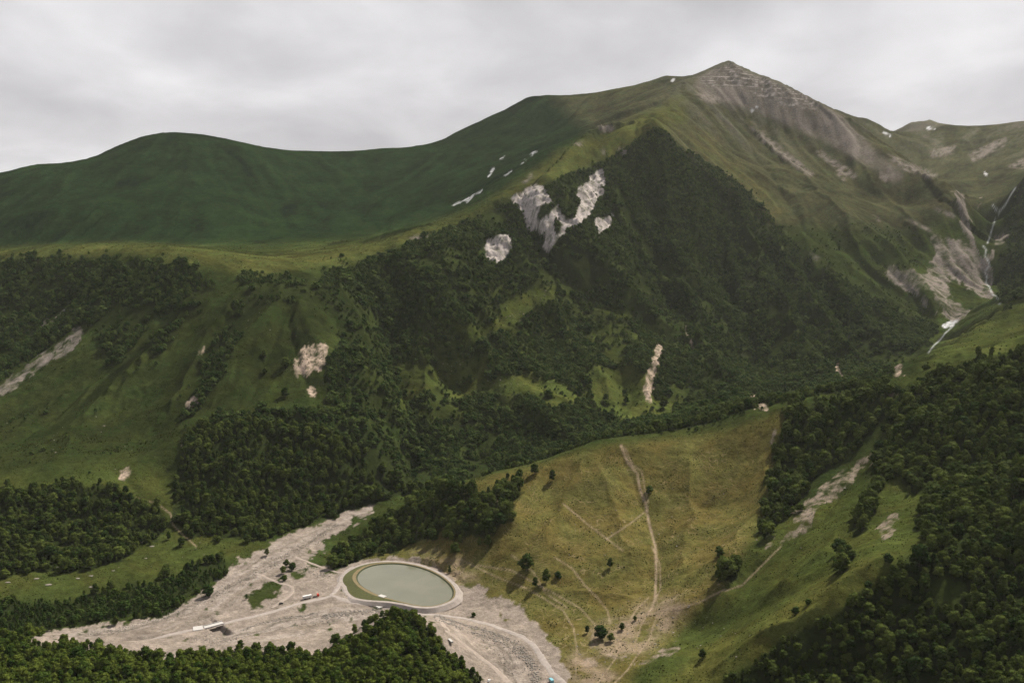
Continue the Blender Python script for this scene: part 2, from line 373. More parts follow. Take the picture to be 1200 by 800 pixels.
# bare ground
CLIFFS = [[(600, 232), (625, 216), (640, 222), (650, 238), (668, 236), (690, 208), (706, 198), (710, 215), (703, 232), (692, 250), (682, 262), (668, 268), (655, 282), (640, 294), (634, 290), (640, 278), (628, 268), (618, 270), (610, 250)],
          [(568, 288), (585, 276), (600, 275), (602, 290), (592, 303), (580, 309), (570, 302)], [(698, 256), (719, 252), (715, 264), (700, 282)]]
CLIFF_GREEN = [[(655, 228), (676, 224), (682, 240), (670, 258), (658, 250)], [(651, 254), (664, 262), (650, 276)], [(640, 238), (650, 240), (642, 252), (628, 262), (632, 244)]]
LAND = [[(342, 414), (358, 406), (382, 397), (384, 410), (376, 432), (362, 434), (356, 441), (342, 438)], [(360, 455), (371, 452), (369, 466), (361, 464)],
        [(225, 408), (234, 416), (246, 407), (247, 403), (238, 411)], [(220, 476), (229, 460), (233, 462), (226, 475)], [(208, 530), (213, 519), (215, 520), (211, 529)],
        [(758, 470), (754, 455), (762, 430), (770, 405), (775, 402), (773, 425), (766, 450), (765, 470)], [(142, 552), (150, 550), (153, 558), (143, 563)],
        [(799, 378), (806, 388), (814, 405), (810, 404), (801, 390)], [(874, 461), (885, 464), (897, 474), (899, 484), (890, 478)], [(978, 428), (983, 430), (990, 443), (984, 446)], [(1050, 425), (1056, 432), (1058, 440), (1048, 438)]]
SCREE = [[(0, 452), (38, 424), (70, 403), (92, 384), (101, 387), (84, 410), (48, 432), (0, 462)], [(50, 383), (80, 360), (82, 364), (56, 386)],
         [(1040, 312), (1060, 318), (1085, 322), (1088, 305), (1097, 300), (1090, 275), (1105, 274), (1128, 284), (1150, 300), (1160, 318), (1164, 345), (1150, 352), (1135, 370), (1118, 375), (1106, 372), (1085, 355), (1060, 340), (1046, 330)],
         [(1118, 225), (1128, 226), (1140, 275), (1148, 298), (1138, 292), (1126, 262)], [(1146, 240), (1153, 233), (1155, 245)], [(1165, 285), (1176, 268), (1180, 275), (1160, 305)]]
SCREE_GREEN = [[(1082, 341), (1096, 350), (1110, 365), (1100, 366), (1086, 354)], [(1110, 330), (1122, 328), (1158, 352), (1150, 368), (1130, 362), (1114, 346)]]
PEAK = [(815, 93), (835, 82), (855, 74), (872, 84), (900, 94), (930, 106), (960, 122), (985, 135), (1000, 150), (1035, 185), (1060, 205), (1050, 215), (1020, 195), (985, 175), (955, 160), (930, 150), (908, 140), (880, 128), (850, 120), (828, 116), (815, 105)]
PEAK_ROCK = [(820, 92), (855, 74), (880, 87), (910, 97), (940, 110), (962, 122), (956, 128), (930, 126), (912, 122), (890, 113), (875, 103), (855, 103), (825, 100)]
UPPER_SCAR = [[(1040, 180), (1100, 205), (1090, 210), (1050, 195)], [(960, 175), (1005, 205), (1000, 210), (955, 180)], [(880, 148), (900, 160), (955, 205), (950, 208), (890, 165)], [(978, 195), (992, 203), (990, 215), (982, 205)], [(1030, 200), (1042, 205), (1040, 215), (1030, 208)],
              [(1063, 255), (1090, 268), (1095, 275), (1070, 262)], [(1135, 180), (1180, 160), (1175, 172), (1140, 190)], [(1090, 175), (1120, 170), (1115, 180), (1092, 185)], [(1180, 195), (1200, 185), (1200, 198)], [(815, 108), (850, 112), (860, 117), (840, 122), (822, 116)], [(1092, 241), (1120, 252), (1118, 256), (1096, 246)],
              [(1022, 250), (1034, 258), (1030, 260)], [(948, 295), (962, 303), (956, 306)], [(700, 148), (722, 147), (720, 153), (706, 157)], [(672, 168), (686, 167), (684, 171), (674, 172)], [(612, 214), (623, 202), (624, 206), (616, 216)], [(721, 172), (735, 174), (733, 186), (728, 180)], [(704, 176), (708, 175), (711, 182), (706, 181)], [(480, 280), (500, 272), (502, 278), (482, 290)]]
SNOW = [[(584, 187), (589, 183), (588, 187)], [(785, 93), (791, 90), (790, 96), (786, 97)],
        [(1085, 148), (1098, 149), (1094, 152), (1086, 152)], [(882, 125), (889, 124), (886, 128)], [(880, 129), (883, 127), (883, 132)],
        [(1102, 381), (1112, 376), (1123, 377), (1118, 383), (1108, 386)], [(1152, 200), (1156, 202), (1158, 208), (1154, 205)]]
SNOWLINES = [[(531, 240), (552, 230), (567, 222)], [(572, 208), (577, 200), (580, 196)], [(592, 206), (601, 200)], [(609, 193), (618, 187)], [(622, 182), (627, 177)], [(1034, 154), (1046, 160)], [(547, 236), (554, 231)]]
WHITEWATER = [[(1172, 354), (1168, 347), (1163, 345), (1160, 337), (1155, 331), (1157, 325), (1154, 318), (1160, 311), (1157, 304), (1154, 299), (1156, 293), (1152, 288)], [(1157, 285), (1160, 278), (1162, 270), (1166, 258)], [(1171, 250), (1163, 240)], [(1170, 355), (1172, 356)], [(1118, 381), (1108, 390), (1102, 398), (1094, 405), (1088, 413)], [(1171, 248), (1178, 240), (1186, 226), (1190, 220)]]
m_rock = np.clip(polys(*CLIFFS) - polys(*CLIFF_GREEN), 0, 1)
m_land = polys(*LAND)
m_scree = np.clip(polys(*SCREE) - polys(*SCREE_GREEN), 0, 1)
m_peak = blur(polys(PEAK), 3) * 0.85
m_strata = blur(polys(PEAK_ROCK), 1)
m_upper = blur(polys(*UPPER_SCAR), 1) * 0.9
m_snow = np.clip(polys(*SNOW) + sum(stroke(q_, 1.7) for q_ in SNOWLINES), 0, 1)
m_white = np.clip(sum(stroke(s, 0.8) for s in WHITEWATER), 0, 1)
GRAVEL = [(48, 738), (140, 727), (198, 718), (222, 700), (245, 684), (268, 664), (305, 645), (330, 630), (390, 604), (440, 588), (436, 598), (412, 612), (376, 640), (362, 652), (352, 660), (392, 668), (410, 655), (450, 652), (500, 655), (525, 668), (537, 676), (548, 690), (558, 682), (575, 698), (600, 708), (622, 722), (640, 740), (648, 756), (660, 768), (662, 785), (668, 800), (540, 800), (500, 780), (420, 770), (0, 790), (20, 745)]
GRAVEL_GREEN = [[(286, 700), (300, 690), (312, 680), (335, 686), (330, 696), (310, 704), (296, 710)], [(336, 672), (350, 668), (362, 676), (345, 682), (330, 676)], [(400, 690), (416, 680), (424, 692), (440, 700), (452, 702), (446, 712), (420, 706), (400, 698)], [(328, 716), (372, 706), (350, 716)]]
m_gravel = np.clip(polys(GRAVEL) - 0.9 * polys(*GRAVEL_GREEN), 0, 1)
SCAR = [(1028, 522), (1022, 540), (990, 570), (965, 590), (945, 620), (925, 635), (915, 640), (922, 625), (930, 605), (950, 580), (975, 560), (1000, 545)]
SCARS = [SCAR, [(896, 640), (910, 622), (908, 636), (899, 644)], [(1028, 626), (1042, 606), (1052, 604), (1050, 612), (1040, 630), (1032, 628)], [(1053, 592), (1060, 585), (1060, 590)], [(1185, 650), (1198, 640), (1200, 655), (1190, 660)],
         [(488, 610), (496, 596), (498, 605), (490, 622), (484, 618)], [(676, 772), (700, 766), (735, 770), (730, 776), (680, 777)], [(748, 776), (775, 763), (805, 750), (790, 765), (752, 780)], [(690, 750), (700, 735), (705, 755), (692, 762)], [(1040, 450), (1050, 455), (1052, 470), (1044, 475)], [(906, 505), (914, 495), (912, 512), (906, 518)], [(855, 527), (862, 525), (860, 532)]]
m_scar = polys(*SCARS)
m_dryfan = blur(polys([(700, 770), (690, 740), (740, 715), (780, 700), (815, 700), (800, 725), (770, 750), (740, 770)], [(480, 640), (540, 655), (560, 680), (540, 690), (510, 668)], [(660, 800), (670, 760), (720, 790), (720, 800)]), 6) * 0.75
TRAILS = [[(728, 522), (735, 540), (747, 555), (750, 573), (757, 590), (760, 610), (768, 640), (769, 670), (768, 700), (764, 712)],
          [(768, 700), (772, 715), (765, 735), (760, 750), (745, 770), (735, 785), (720, 800)], [(764, 712), (752, 730), (742, 760)],
          [(650, 653), (670, 665), (685, 685), (700, 700), (712, 715), (715, 730)], [(540, 655), (580, 675), (620, 690), (660, 715), (672, 735), (676, 760), (675, 790)], [(600, 650), (625, 670), (640, 695), (665, 712)],
          [(660, 590), (690, 615), (710, 630), (730, 645)], [(710, 632), (740, 612), (755, 600)], [(850, 690), (820, 705), (790, 712), (768, 718)], [(915, 640), (890, 665), (870, 685), (850, 692)], [(160, 583), (185, 590), (200, 602), (203, 615), (210, 622), (230, 640)], [(575, 575), (585, 590)], [(732, 524), (742, 545), (752, 552), (756, 575), (760, 588)], [(764, 640), (773, 660), (774, 690), (766, 706)], [(760, 700), (745, 715), (730, 740), (722, 770), (700, 800)], [(560, 662), (600, 668), (640, 690), (680, 712), (700, 735)]]
m_trail = np.clip(sum(stroke(s, 2.8 if i == 0 else 1.1) for i, s in enumerate(TRAILS)), 0, 1)

# heights -----------------------------------------------------------------------------------------
H = base_h(X2, Y2)
slope2 = gsamp(slope_g, X2, Y2)
far = sstep(1230, 1420, Y2)
leftfar = sstep(100, -300, X2 - (Y2 - 2000) * 0.1) * sstep(1900, 2200, Y2)
rightface = sstep(200, 500, X2) * far
amp1 = far * np.clip(slope2 / 0.55, 0, 1.3) * (7.0 - 4.0 * leftfar + 5.0 * rightface)
amp2 = far * np.clip(slope2 / 0.55, 0, 1.3) * (3.0 - 1.6 * leftfar + 1.5 * rightface)
G0 = gsamp(g0, X2, Y2); G1 = gsamp(g1, X2, Y2); G2 = gsamp(g2, X2, Y2)
summit = sstep(2900, 3150, Y2) * sstep(300, 600, X2)
upperR = sstep(2350, 2700, Y2) * sstep(250, 500, X2)
amp1 = amp1 * (1 - 0.7 * upperR)
amp2 = amp2 * (1 - 0.35 * upperR)
nearhill = (1 - far) * np.clip(slope2 / 0.3, 0, 1) * sstep(4, 25, H)
H = H + amp1 * (0.55 * G1 + 0.6 * (np.abs(G1) - 0.8)) + amp2 * (0.6 * G2 + 0.4 * (np.abs(G2) - 0.8))
amp0 = far * np.clip(slope2 / 0.5, 0, 1.3) * (17.0 - 10.0 * leftfar + 3.0 * rightface) * (1 - 0.55 * sstep(-150, -260, X2) * sstep(2050, 1900, Y2)) * (1 - 0.55 * upperR) * sstep(3700, 3000, Y2)
H = H + amp0 * (0.5 * G0 + 0.7 * (np.abs(G0) - 0.8))
def first_hit(px, py):
    t, s_ = ray(px, py)
    ys = np.arange(500, 5200, 2.0)
    fx = np.interp(t, ts, np.arange(NT)); fy = np.interp(ys, Ys, np.arange(NY))
    h = bil(H, np.full(len(ys), fx), fy)
    ok = np.nonzero((h - CZ) / ys >= s_)[0]
    y = ys[ok[0]] if len(ok) else 1000.0
    return t * y, y
def seg_dist(pl, x, y):
    d = np.full(np.shape(x), 1e9); kk = np.zeros(np.shape(x)); n_ = len(pl) - 1
    for i, ((ax, ay), (bx, by)) in enumerate(zip(pl[:-1], pl[1:])):
        L2 = (bx - ax) ** 2 + (by - ay) ** 2 + 1e-9
        k = np.clip(((x - ax) * (bx - ax) + (y - ay) * (by - ay)) / L2, 0, 1)
        d_ = np.hypot(x - ax - k * (bx - ax), y - ay - k * (by - ay))
        c_ = d_ < d; d = np.where(c_, d_, d); kk = np.where(c_, (i + k) / n_, kk)
    return d, kk
# ridges (+) and gullies (-) read off the photograph: pixels, height in metres, half width
RIDGES = [([(772, 175), (777, 240), (792, 310), (815, 385), (850, 452), (880, 480)], 27, 34), ([(762, 185), (764, 250), (772, 320), (790, 380)], -20, 26),
          ([(850, 212), (880, 290), (920, 370), (960, 430)], 34, 32), ([(815, 200), (840, 280), (870, 360), (905, 440)], -26, 28), ([(900, 268), (935, 335), (975, 395), (1005, 430)], 28, 28), ([(880, 250), (915, 320), (950, 390), (985, 436)], -22, 25),
          ([(960, 310), (1000, 365), (1040, 418)], 22, 25), ([(935, 300), (975, 360), (1015, 425)], -18, 23),
          ([(395, 335), (425, 400), (438, 470), (425, 560)], 22, 28), ([(440, 345), (462, 420), (482, 500), (478, 570)], -22, 26), ([(415, 330), (445, 420), (462, 500), (455, 560)], 10, 18), ([(530, 290), (505, 350), (490, 430), (500, 500)], 20, 28), ([(610, 290), (570, 350), (545, 400)], 10, 24), ([(720, 200), (730, 280), (735, 350), (700, 420)], 14, 30), ([(690, 290), (690, 350), (665, 410)], -10, 26),
          ([(380, 480), (350, 550), (330, 620)], 8, 18), ([(300, 485), (280, 550), (260, 620)], 8, 18), ([(330, 490), (310, 560), (295, 620)], -6, 14),
          ([(570, 470), (560, 510), (565, 540)], -10, 22), ([(640, 480), (650, 520)], 8, 22),
          ([(240, 330), (190, 400), (120, 480), (60, 540)], 9, 20), ([(215, 340), (160, 400), (90, 460), (20, 520)], -8, 20), ([(150, 320), (100, 370), (40, 410)], 9, 22), ([(275, 345), (235, 420), (190, 500)], 9, 18),
          ([(900, 150), (960, 230), (1010, 300), (1060, 350)], 16, 28), ([(870, 150), (920, 230), (960, 290)], -13, 26), ([(985, 170), (1040, 240), (1085, 290)], 14, 24),
          # near ground
          ([(1060, 650), (1010, 685), (960, 712), (910, 742), (860, 775), (830, 798)], 7, 13), ([(1070, 545), (1030, 585), (985, 630), (930, 680), (870, 730)], 6, 14), ([(1034, 515), (1000, 560), (960, 600), (925, 635), (880, 672), (840, 695)], -11, 17), ([(925, 485), (908, 540), (895, 595), (860, 640), (810, 690)], 7, 16),
          ([(728, 522), (745, 560), (758, 600), (768, 650), (768, 695)], -5.5, 14), ([(690, 530), (675, 570), (650, 610), (630, 650)], 7, 15), ([(640, 545), (610, 590), (590, 630)], 7, 14), ([(700, 545), (720, 600), (745, 660)], 5.0, 12), ([(810, 525), (815, 570), (805, 630), (790, 690)], 7, 16), ([(610, 690), (660, 697), (700, 698), (760, 703)], 4.5, 8)]
for pl, amp_, w_ in RIDGES:
    wp = np.array([first_hit(*q_) for q_ in pl])
    y0_, y1_ = wp[:, 1].min() - 4 * w_, wp[:, 1].max() + 4 * w_
    i0, i1 = np.searchsorted(Ys, y0_), np.searchsorted(Ys, y1_)
    xs_, ysub = X2[i0:i1], Y2[i0:i1]
    wob = w_ * 0.5
    d_, k_ = seg_dist(wp, xs_ + wob * fbm(xs_, ysub, w_ * 4, 3, seed=45), ysub + wob * fbm(xs_, ysub, w_ * 4, 3, seed=46))
    H[i0:i1] += amp_ * np.exp(-d_ / w_) * np.clip(1 - (d_ / (4 * w_)), 0, 1) * np.clip(np.minimum(k_, 1 - k_) * 8, 0.15, 1)
H = H + nearhill * (1.1 * G1 + 0.7 * G2)
H = H + (0.35 + 1.5 * far + 2.6 * nearhill) * fbm(X2, Y2, 60, 4, seed=40) * (0.3 + np.clip(slope2 * 1.5, 0, 1)) + 0.25 * fbm(X2, Y2, 9, 2, seed=50) * (0.4 + far)
H = np.where((H < 3) & (Y2 < 1330) & (Y2 > 600), np.maximum(H, -1.5), H)

def image_uv(x, y, z, warp):
    px, py = project(x, y, z)
    wv = warp * np.clip(1100 / y, 0.35, 1.3)
    px = px + wv * fbm(x, y, 18 + y * 0.008, 3, seed=60) ; py = py + wv * 0.7 * fbm(x, y, 18 + y * 0.008, 3, seed=70)
    return px, py
def lookup(m, px, py):
    return bil(m, np.clip(px - 0.5, 0, IW - 1.01), np.clip(py - 0.5, 0, IH - 1.01))

ang = (H - CZ) / Y2
runmax = np.maximum.accumulate(ang, axis=0)
vis = ang >= runmax - 0.0015
rows = np.arange(NY)[:, None] * np.ones((1, NT), int)
lastvis = np.maximum.accumulate(np.where(vis, rows, 0), axis=0)
COLS = np.arange(NT)[None, :] * np.ones((NY, 1), int)
def fill(a): return a[lastvis, COLS]

PX, PY = image_uv(X2, Y2, H, 3.0)
PX0, PY0 = project(X2, Y2, H)
# stepped strata near the summit
st = lookup(m_strata, PX0, PY0) * vis * (Y2 > 2500)
q = (H + 5 * fbm(X2, Y2, 120, 3, seed=80) + 0.06 * X2) / 15.0
H = H + st * 5.5 * (sstep(0.55, 1.0, q - np.floor(q)) - (q - np.floor(q)))
# raw cliffs get broken relief
rk = lookup(blur(m_rock, 1), PX0, PY0) * vis
H = H + rk * (11 * np.abs(fbm(X2, Y2, 42, 3, seed=85)) + 5 * np.abs(fbm(X2, Y2, 13, 2, seed=86)) - 6)
ang = (H - CZ) / Y2
runmax = np.maximum.accumulate(ang, axis=0)
vis = ang >= runmax - 0.001
lastvis = np.maximum.accumulate(np.where(vis, rows, 0), axis=0)
PX, PY = image_uv(X2, Y2, H, 3.0)
M = {}
RAG = fbm(X2, Y2, 9 + Y2 * 0.008, 4, 0.62, seed=63)
for k, m in dict(forest=m_forest, fmain=m_fmain, young=m_young, shrub=m_shrub, rock=m_rock, land=m_land, scree=m_scree, peak=m_peak, strata=m_strata, upper=m_upper, snow=m_snow, white=m_white, gravel=m_gravel, scar=m_scar, dry=m_dryfan, trail=m_trail).items():
    if k in ('trail', 'white'): M[k] = fill(lookup(m, PX0, PY0))
    elif k in ('rock', 'land', 'scree', 'scar', 'snow', 'gravel', 'forest', 'fmain'):
        rag = {'forest': 0.6, 'fmain': 0.6, 'snow': 0.45, 'gravel': 0.55, 'scar': 0.8, 'land': 0.75, 'scree': 0.8}.get(k, 0.5)
        mb = lookup(blur(m, {'forest': 4, 'fmain': 2, 'snow': 1, 'gravel': 4}.get(k, 2)), PX, PY)
        M[k] = fill(sstep(0.30, 0.56, mb + rag * RAG * (mb > 0.02)) if k in ('forest', 'fmain') else sstep(0.36, 0.62, mb + rag * RAG * (mb > 0.02)))
    else: M[k] = fill(lookup(m, PX, PY))
hid = ~vis
behind = Y2 - Y2[lastvis, COLS]
for k in ('trail', 'white', 'snow', 'land', 'scar', 'rock', 'upper'):
    M[k] = M[k] * (behind < 6)
M['forest'] = np.maximum(M['forest'], np.where((Y2 > 1235) | (X2 < -0.115 * Y2), M['fmain'], 0))
M['gravel'] = M['gravel'] * (1 - np.clip(M['forest'] * 1.5, 0, 1))
M['gravel'] = np.where((Y2 > 1330) & (H > 12), 0, M['gravel'])

def hraw(x, y):
    x = np.asarray(x, float); y = np.asarray(y, float)
    fx = np.interp(x / y, ts, np.arange(NT)); fy = np.interp(y, Ys, np.arange(NY))
    return bil(H, fx, fy)
def at_grid(a, x, y):
    fx = np.interp(x / y, ts, np.arange(NT)); fy = np.interp(y, Ys, np.arange(NY))
    return bil(a, fx, fy)
def pick(px, py):
    """world point of the ground seen at a photo pixel"""
    t, s = ray(px, py)
    ys = np.arange(500, 6000, 1.0)
    h = hraw(t * ys, ys)
    ok = np.nonzero((h - CZ) / ys >= s)[0]
    y = ys[ok[0]] if len(ok) else 1000.0
    return float(t * y), float(y), float(hraw(t * y, y))

# ground colour -----------------------------------------------------------------------------------
def lin(a): return np.array(a, float)
K_CLOUDSHADE, K_MID, K_YEL, K_OLIVE = lin((.0095, .0185, .0060)), lin((.026, .035, .0095)), lin((.077, .067, .0205)), lin((.045, .046, .022))
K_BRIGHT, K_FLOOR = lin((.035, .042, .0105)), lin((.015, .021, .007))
K_SCREE, K_GRAVEL, K_SOIL, K_CLIFF, K_PEAK = lin((.150, .129, .112)), lin((.190, .158, .133)), lin((.23, .175, .125)), lin((.33, .295, .275)), lin((.13, .116, .103))
def region(pts, r): return lookup(blur(poly(pts), r), PX, PY)
colr = np.empty((NY, NT, 3)); colr[:] = K_MID
def lay(c, m):
    global colr
    colr = colr * (1 - m[..., None]) + np.asarray(c) * m[..., None]
patch = fbm(X2, Y2, 90, 5, 0.6, seed=90)
fine = fbm(X2, Y2, 14, 4, 0.65, seed=95)
lay(K_CLOUDSHADE, fill(region([(-5, 100), (700, 100), (700, 150), (610, 208), (540, 248), (480, 270), (400, 282), (200, 290), (-5, 294)], 6)))  # far left ridge: turf with the cloud shadow painted into its colour
lay(K_OLIVE * 0.85, fill(region([(640, 108), (800, 90), (1201, 100), (1201, 235), (1120, 250), (1060, 270), (900, 262), (800, 180), (765, 158), (700, 160)], 8)))
lay(lin((.048, .052, .0145)), fill(region([(-5, 292), (150, 285), (240, 292), (300, 300), (430, 285), (500, 266), (560, 246), (610, 212), (650, 183), (700, 155), (760, 132), (800, 110), (810, 140), (770, 165), (700, 190), (600, 232), (430, 304), (300, 322), (230, 310), (150, 299), (-5, 303)], 4)))
lay(lin((.050, .049, .020)), fill(region([(770, 140), (830, 150), (900, 220), (930, 260), (900, 262), (840, 200)], 6)))
lay(K_BRIGHT * 1.05, fill(region([(-5, 545), (150, 530), (210, 560), (200, 600), (330, 640), (260, 660), (100, 700), (-5, 705)], 8)))
lay(K_MID * 0.78, fill(region([(250, 350), (380, 330), (390, 470), (250, 480), (200, 540), (-5, 560), (-5, 470), (200, 380)], 10)))
lay(K_BRIGHT * 1.1, fill(region([(460, 400), (580, 330), (670, 325), (800, 420), (800, 500), (690, 500), (460, 490)], 6)))
lay(K_YEL, fill(region([(540, 570), (620, 545), (730, 520), (850, 508), (920, 480), (905, 560), (895, 610), (850, 690), (740, 801), (655, 801), (560, 690), (420, 655), (380, 655)], 5)))
lay(K_BRIGHT * 1.12, fill(region([(895, 610), (950, 590), (1050, 560), (1100, 580), (1090, 640), (1045, 664), (980, 700), (900, 745), (830, 795), (740, 800), (850, 690)], 6)))
lay(lin((.060, .064, .0165)), fill(region([(1045, 640), (1050, 668), (928, 746), (838, 801), (760, 801), (850, 745), (965, 675)], 4)))
lay(K_BRIGHT * 1.15, fill(region([(1070, 430), (1120, 390), (1200, 340), (1200, 412), (1140, 420), (1080, 435)], 2)))
lum = 1 + (0.20 + 0.10 * far) * patch + 0.22 * fine + far * (0.10 * G1 + 0.13 * G2 + 0.12 * fbm(X2, Y2, 35, 3, 0.6, seed=97))
colr = colr * np.clip(lum, 0.45, 1.8)[..., None]
dry = np.clip(0.5 + 0.9 * fbm(X2, Y2, 45, 4, 0.6, seed=99), 0, 1)
colr[..., 0] *= 0.91 + 0.15 * dry
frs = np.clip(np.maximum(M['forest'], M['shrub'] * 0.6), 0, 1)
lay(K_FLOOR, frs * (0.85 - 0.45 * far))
nz = fbm(X2, Y2, 22, 4, 0.65, seed=110)
streak = np.clip(0.55 + 0.5 * G2 + 0.35 * nz, 0, 1.2)
lay(K_SCREE * 0.9, np.clip(M['peak'] * (0.55 + 0.6 * streak), 0, 0.95))
hi = sstep(430, 640, H) * sstep(300, 700, X2) * np.clip(0.2 + 0.45 * G1 + 0.5 * nz, 0, 1) * 0.38
lay(K_PEAK, np.clip(hi, 0, 0.5))
sb = 0.5 + 0.5 * np.sin((H + 4 * fbm(X2, Y2, 90, 4, seed=111)) * 0.75)
sgrass = np.clip(0.35 + 1.2 * nz, 0, 1)
lay(K_PEAK * 0.75, M['strata'] * 0.7)
lay(lin((.27, .24, .22)), M['strata'] * sb ** 3 * np.clip(0.9 - 0.6 * sgrass, 0, 1))
lay(K_OLIVE * 0.7, M['strata'] * sgrass * 0.45)
lay(K_SCREE, np.clip(M['upper'] * (0.5 + 0.8 * nz + 0.3 * streak), 0, 0.9))
lay(K_SCREE * 1.12, np.clip(M['scree'] * (0.62 + 0.55 * nz + 0.38 * G2 + 0.3 * fine), 0, 1))
lay(K_CLIFF, np.clip(M['rock'] * (0.95 + 0.5 * nz + 0.3 * fine), 0, 1))
crk = np.abs(fbm(X2, Y2, 26, 3, 0.6, seed=113))
lay(K_FLOOR * 2.2, M['rock'] * sstep(0.10, 0.02, crk) * 0.8)
lay(lin((.30, .235, .185)), np.clip(M['land'] * (0.75 + 0.7 * fine + 0.4 * nz), 0, 1))
lay(lin((.175, .142, .112)), np.clip(M['scar'] * (0.55 + 1.0 * fine + 0.6 * nz), 0, 1))
lay(K_MID, np.clip(M['scar'] + M['land'], 0, 1) * sstep(0.10, 0.02, np.abs(fbm(X2, Y2, 15, 3, 0.6, seed=114))) * 0.7)
lay(K_SOIL * 0.9, np.clip(M['dry'] * (0.8 + 0.9 * nz), 0, 0.8))
gv = 1 + 0.18 * fbm(X2, Y2, 25, 4, 0.6, seed=112) + 0.12 * fine
lay(K_GRAVEL, M['gravel'] * np.clip(0.96 + 0.1 * nz, 0, 1))
colr = np.where(M['gravel'][..., None] > 0.5, colr * gv[..., None], colr)
STREAMS = [[(392, 615), (360, 637), (330, 655), (312, 668), (285, 680), (255, 693), (232, 706), (205, 722), (150, 738), (90, 745)], [(250, 741), (262, 748), (300, 739), (340, 727), (380, 722)], [(565, 750), (575, 757), (594, 766), (600, 780), (604, 800)], [(590, 775), (594, 788), (603, 792)]]
m_stream = np.clip(sum(stroke(q_, 2.2) for q_ in STREAMS), 0, 1)
_r9 = np.random.default_rng(9)
def between(A_, B_, n_):
    A_, B_ = np.array(A_, float), np.array(B_, float); out = []
    for _ in range(n_):
        f0 = _r9.uniform(0.02, 0.98); f_ = np.clip(f0 + np.cumsum(_r9.normal(0, 0.07, len(A_))), 0.02, 0.98)[:, None]
        i0 = _r9.integers(0, len(A_) - 2); i1 = _r9.integers(i0 + 2, len(A_) + 1)
        q_ = (A_ * (1 - f_) + B_ * f_)[i0:i1]
        out.append([tuple(v) for v in q_])
    return out
BED = [([(436, 592), (390, 606), (330, 634), (268, 668), (222, 703), (140, 730), (60, 741)], [(436, 598), (400, 625), (352, 660), (300, 688), (255, 720), (200, 742), (110, 757)], 34),
       ([(262, 740), (300, 731), (345, 721), (390, 712), (440, 717)], [(262, 760), (310, 755), (360, 750), (400, 745), (432, 735)], 22), ([(515, 725), (535, 748), (560, 772), (580, 790), (590, 803)], [(560, 736), (600, 752), (618, 772), (626, 790), (632, 803)], 22)]
m_br_d = np.zeros((IH, IW), np.float32); m_br_l = np.zeros((IH, IW), np.float32)
for A_, B_, n_ in BED:
    for i_, q_ in enumerate(between(A_, B_, n_)):
        if len(q_) < 2: continue
        st_ = stroke(q_, _r9.uniform(0.8, 4.2)) * _r9.uniform(0.4, 1.0)
        if i_ % 2: m_br_d = np.maximum(m_br_d, st_)
        else: m_br_l = np.maximum(m_br_l, st_)
brk = np.clip(0.75 + 0.9 * fine, 0, 1)
lay(lin((.105, .088, .070)), fill(lookup(m_br_d, PX, PY)) * M['gravel'] * (Y2 < 1330) * 0.8 * brk)
lay(lin((.255, .222, .196)), fill(lookup(m_br_l, PX, PY)) * M['gravel'] * (Y2 < 1330) * 0.7 * brk)
wet = fill(lookup(m_stream, PX, PY)) * M['gravel'] * (Y2 < 1330)
lay(lin((.085, .072, .058)), np.clip(wet * (0.6 + 0.8 * fine), 0, 0.8))
lay(K_SOIL * 1.05, np.clip(M['trail'] * (0.8 + 0.3 * fine), 0, 0.9))
lay(lin((.42, .42, .43)), M['snow'] * np.clip(0.75 + 0.8 * fine, 0.2, 1))
lay(lin((.45, .46, .46)), M['white'])
colr = np.clip(colr, 0.004, 0.85)

# braided relief of the river bed
chan = fbm(X2 * 0.35 + Y2 * 0.25, Y2 - X2 * 0.35, 16, 4, 0.55, seed=120)
H = H + M['gravel'] * (Y2 < 1330) * 0.9 * chan
ROAD_MAIN = [(150, 757), (175, 750), (200, 743), (228, 737), (243, 735), (267, 729), (292, 723), (317, 717), (350, 707), (377, 701), (388, 698)]
def to_flat(pts, z=1.5): return np.array([Pz(a_, b_, z)[:2] for a_, b_ in pts])
def resample(p, step):
    p = np.asarray(p, float)
    q_ = [p[0]]
    for i in range(len(p) - 1):            # Catmull-Rom
        p0, p1, p2, p3 = p[max(i - 1, 0)], p[i], p[i + 1], p[min(i + 2, len(p) - 1)]
        m_ = max(2, int(np.linalg.norm(p2 - p1) / step))
        for k in range(1, m_ + 1):
            t = k / m_
            q_.append(0.5 * ((2 * p1) + (p2 - p0) * t + (2 * p0 - 5 * p1 + 4 * p2 - p3) * t * t + (3 * p1 - p0 - 3 * p2 + p3) * t ** 3))
    return np.array(q_)
def dist_to(pl, x, y):
    d = np.full(np.shape(x), 1e9)
    for (ax, ay), (bx, by) in zip(pl[:-1], pl[1:]):
        L2 = (bx - ax) ** 2 + (by - ay) ** 2 + 1e-9
        k = np.clip(((x - ax) * (bx - ax) + (y - ay) * (by - ay)) / L2, 0, 1)
        d = np.minimum(d, np.hypot(x - ax - k * (bx - ax), y - ay - k * (by - ay)))
    return d
road_w = to_flat(ROAD_MAIN, 2.0)
rs_, re_ = np.searchsorted(Ys, 780), np.searchsorted(Ys, 1130)
bx_, by_ = X2[rs_:re_], Y2[rs_:re_]
dr = dist_to(road_w, bx_, by_)
br_a, br_b = np.array(to_flat([(243, 735)])[0]), np.array(to_flat([(258, 731)])[0])
dbr = np.hypot(bx_ - (br_a[0] + br_b[0]) / 2, by_ - (br_a[1] + br_b[1]) / 2)
emb = sstep(11, 4, dr)
H[rs_:re_] = H[rs_:re_] * (1 - emb) + 2.0 * emb
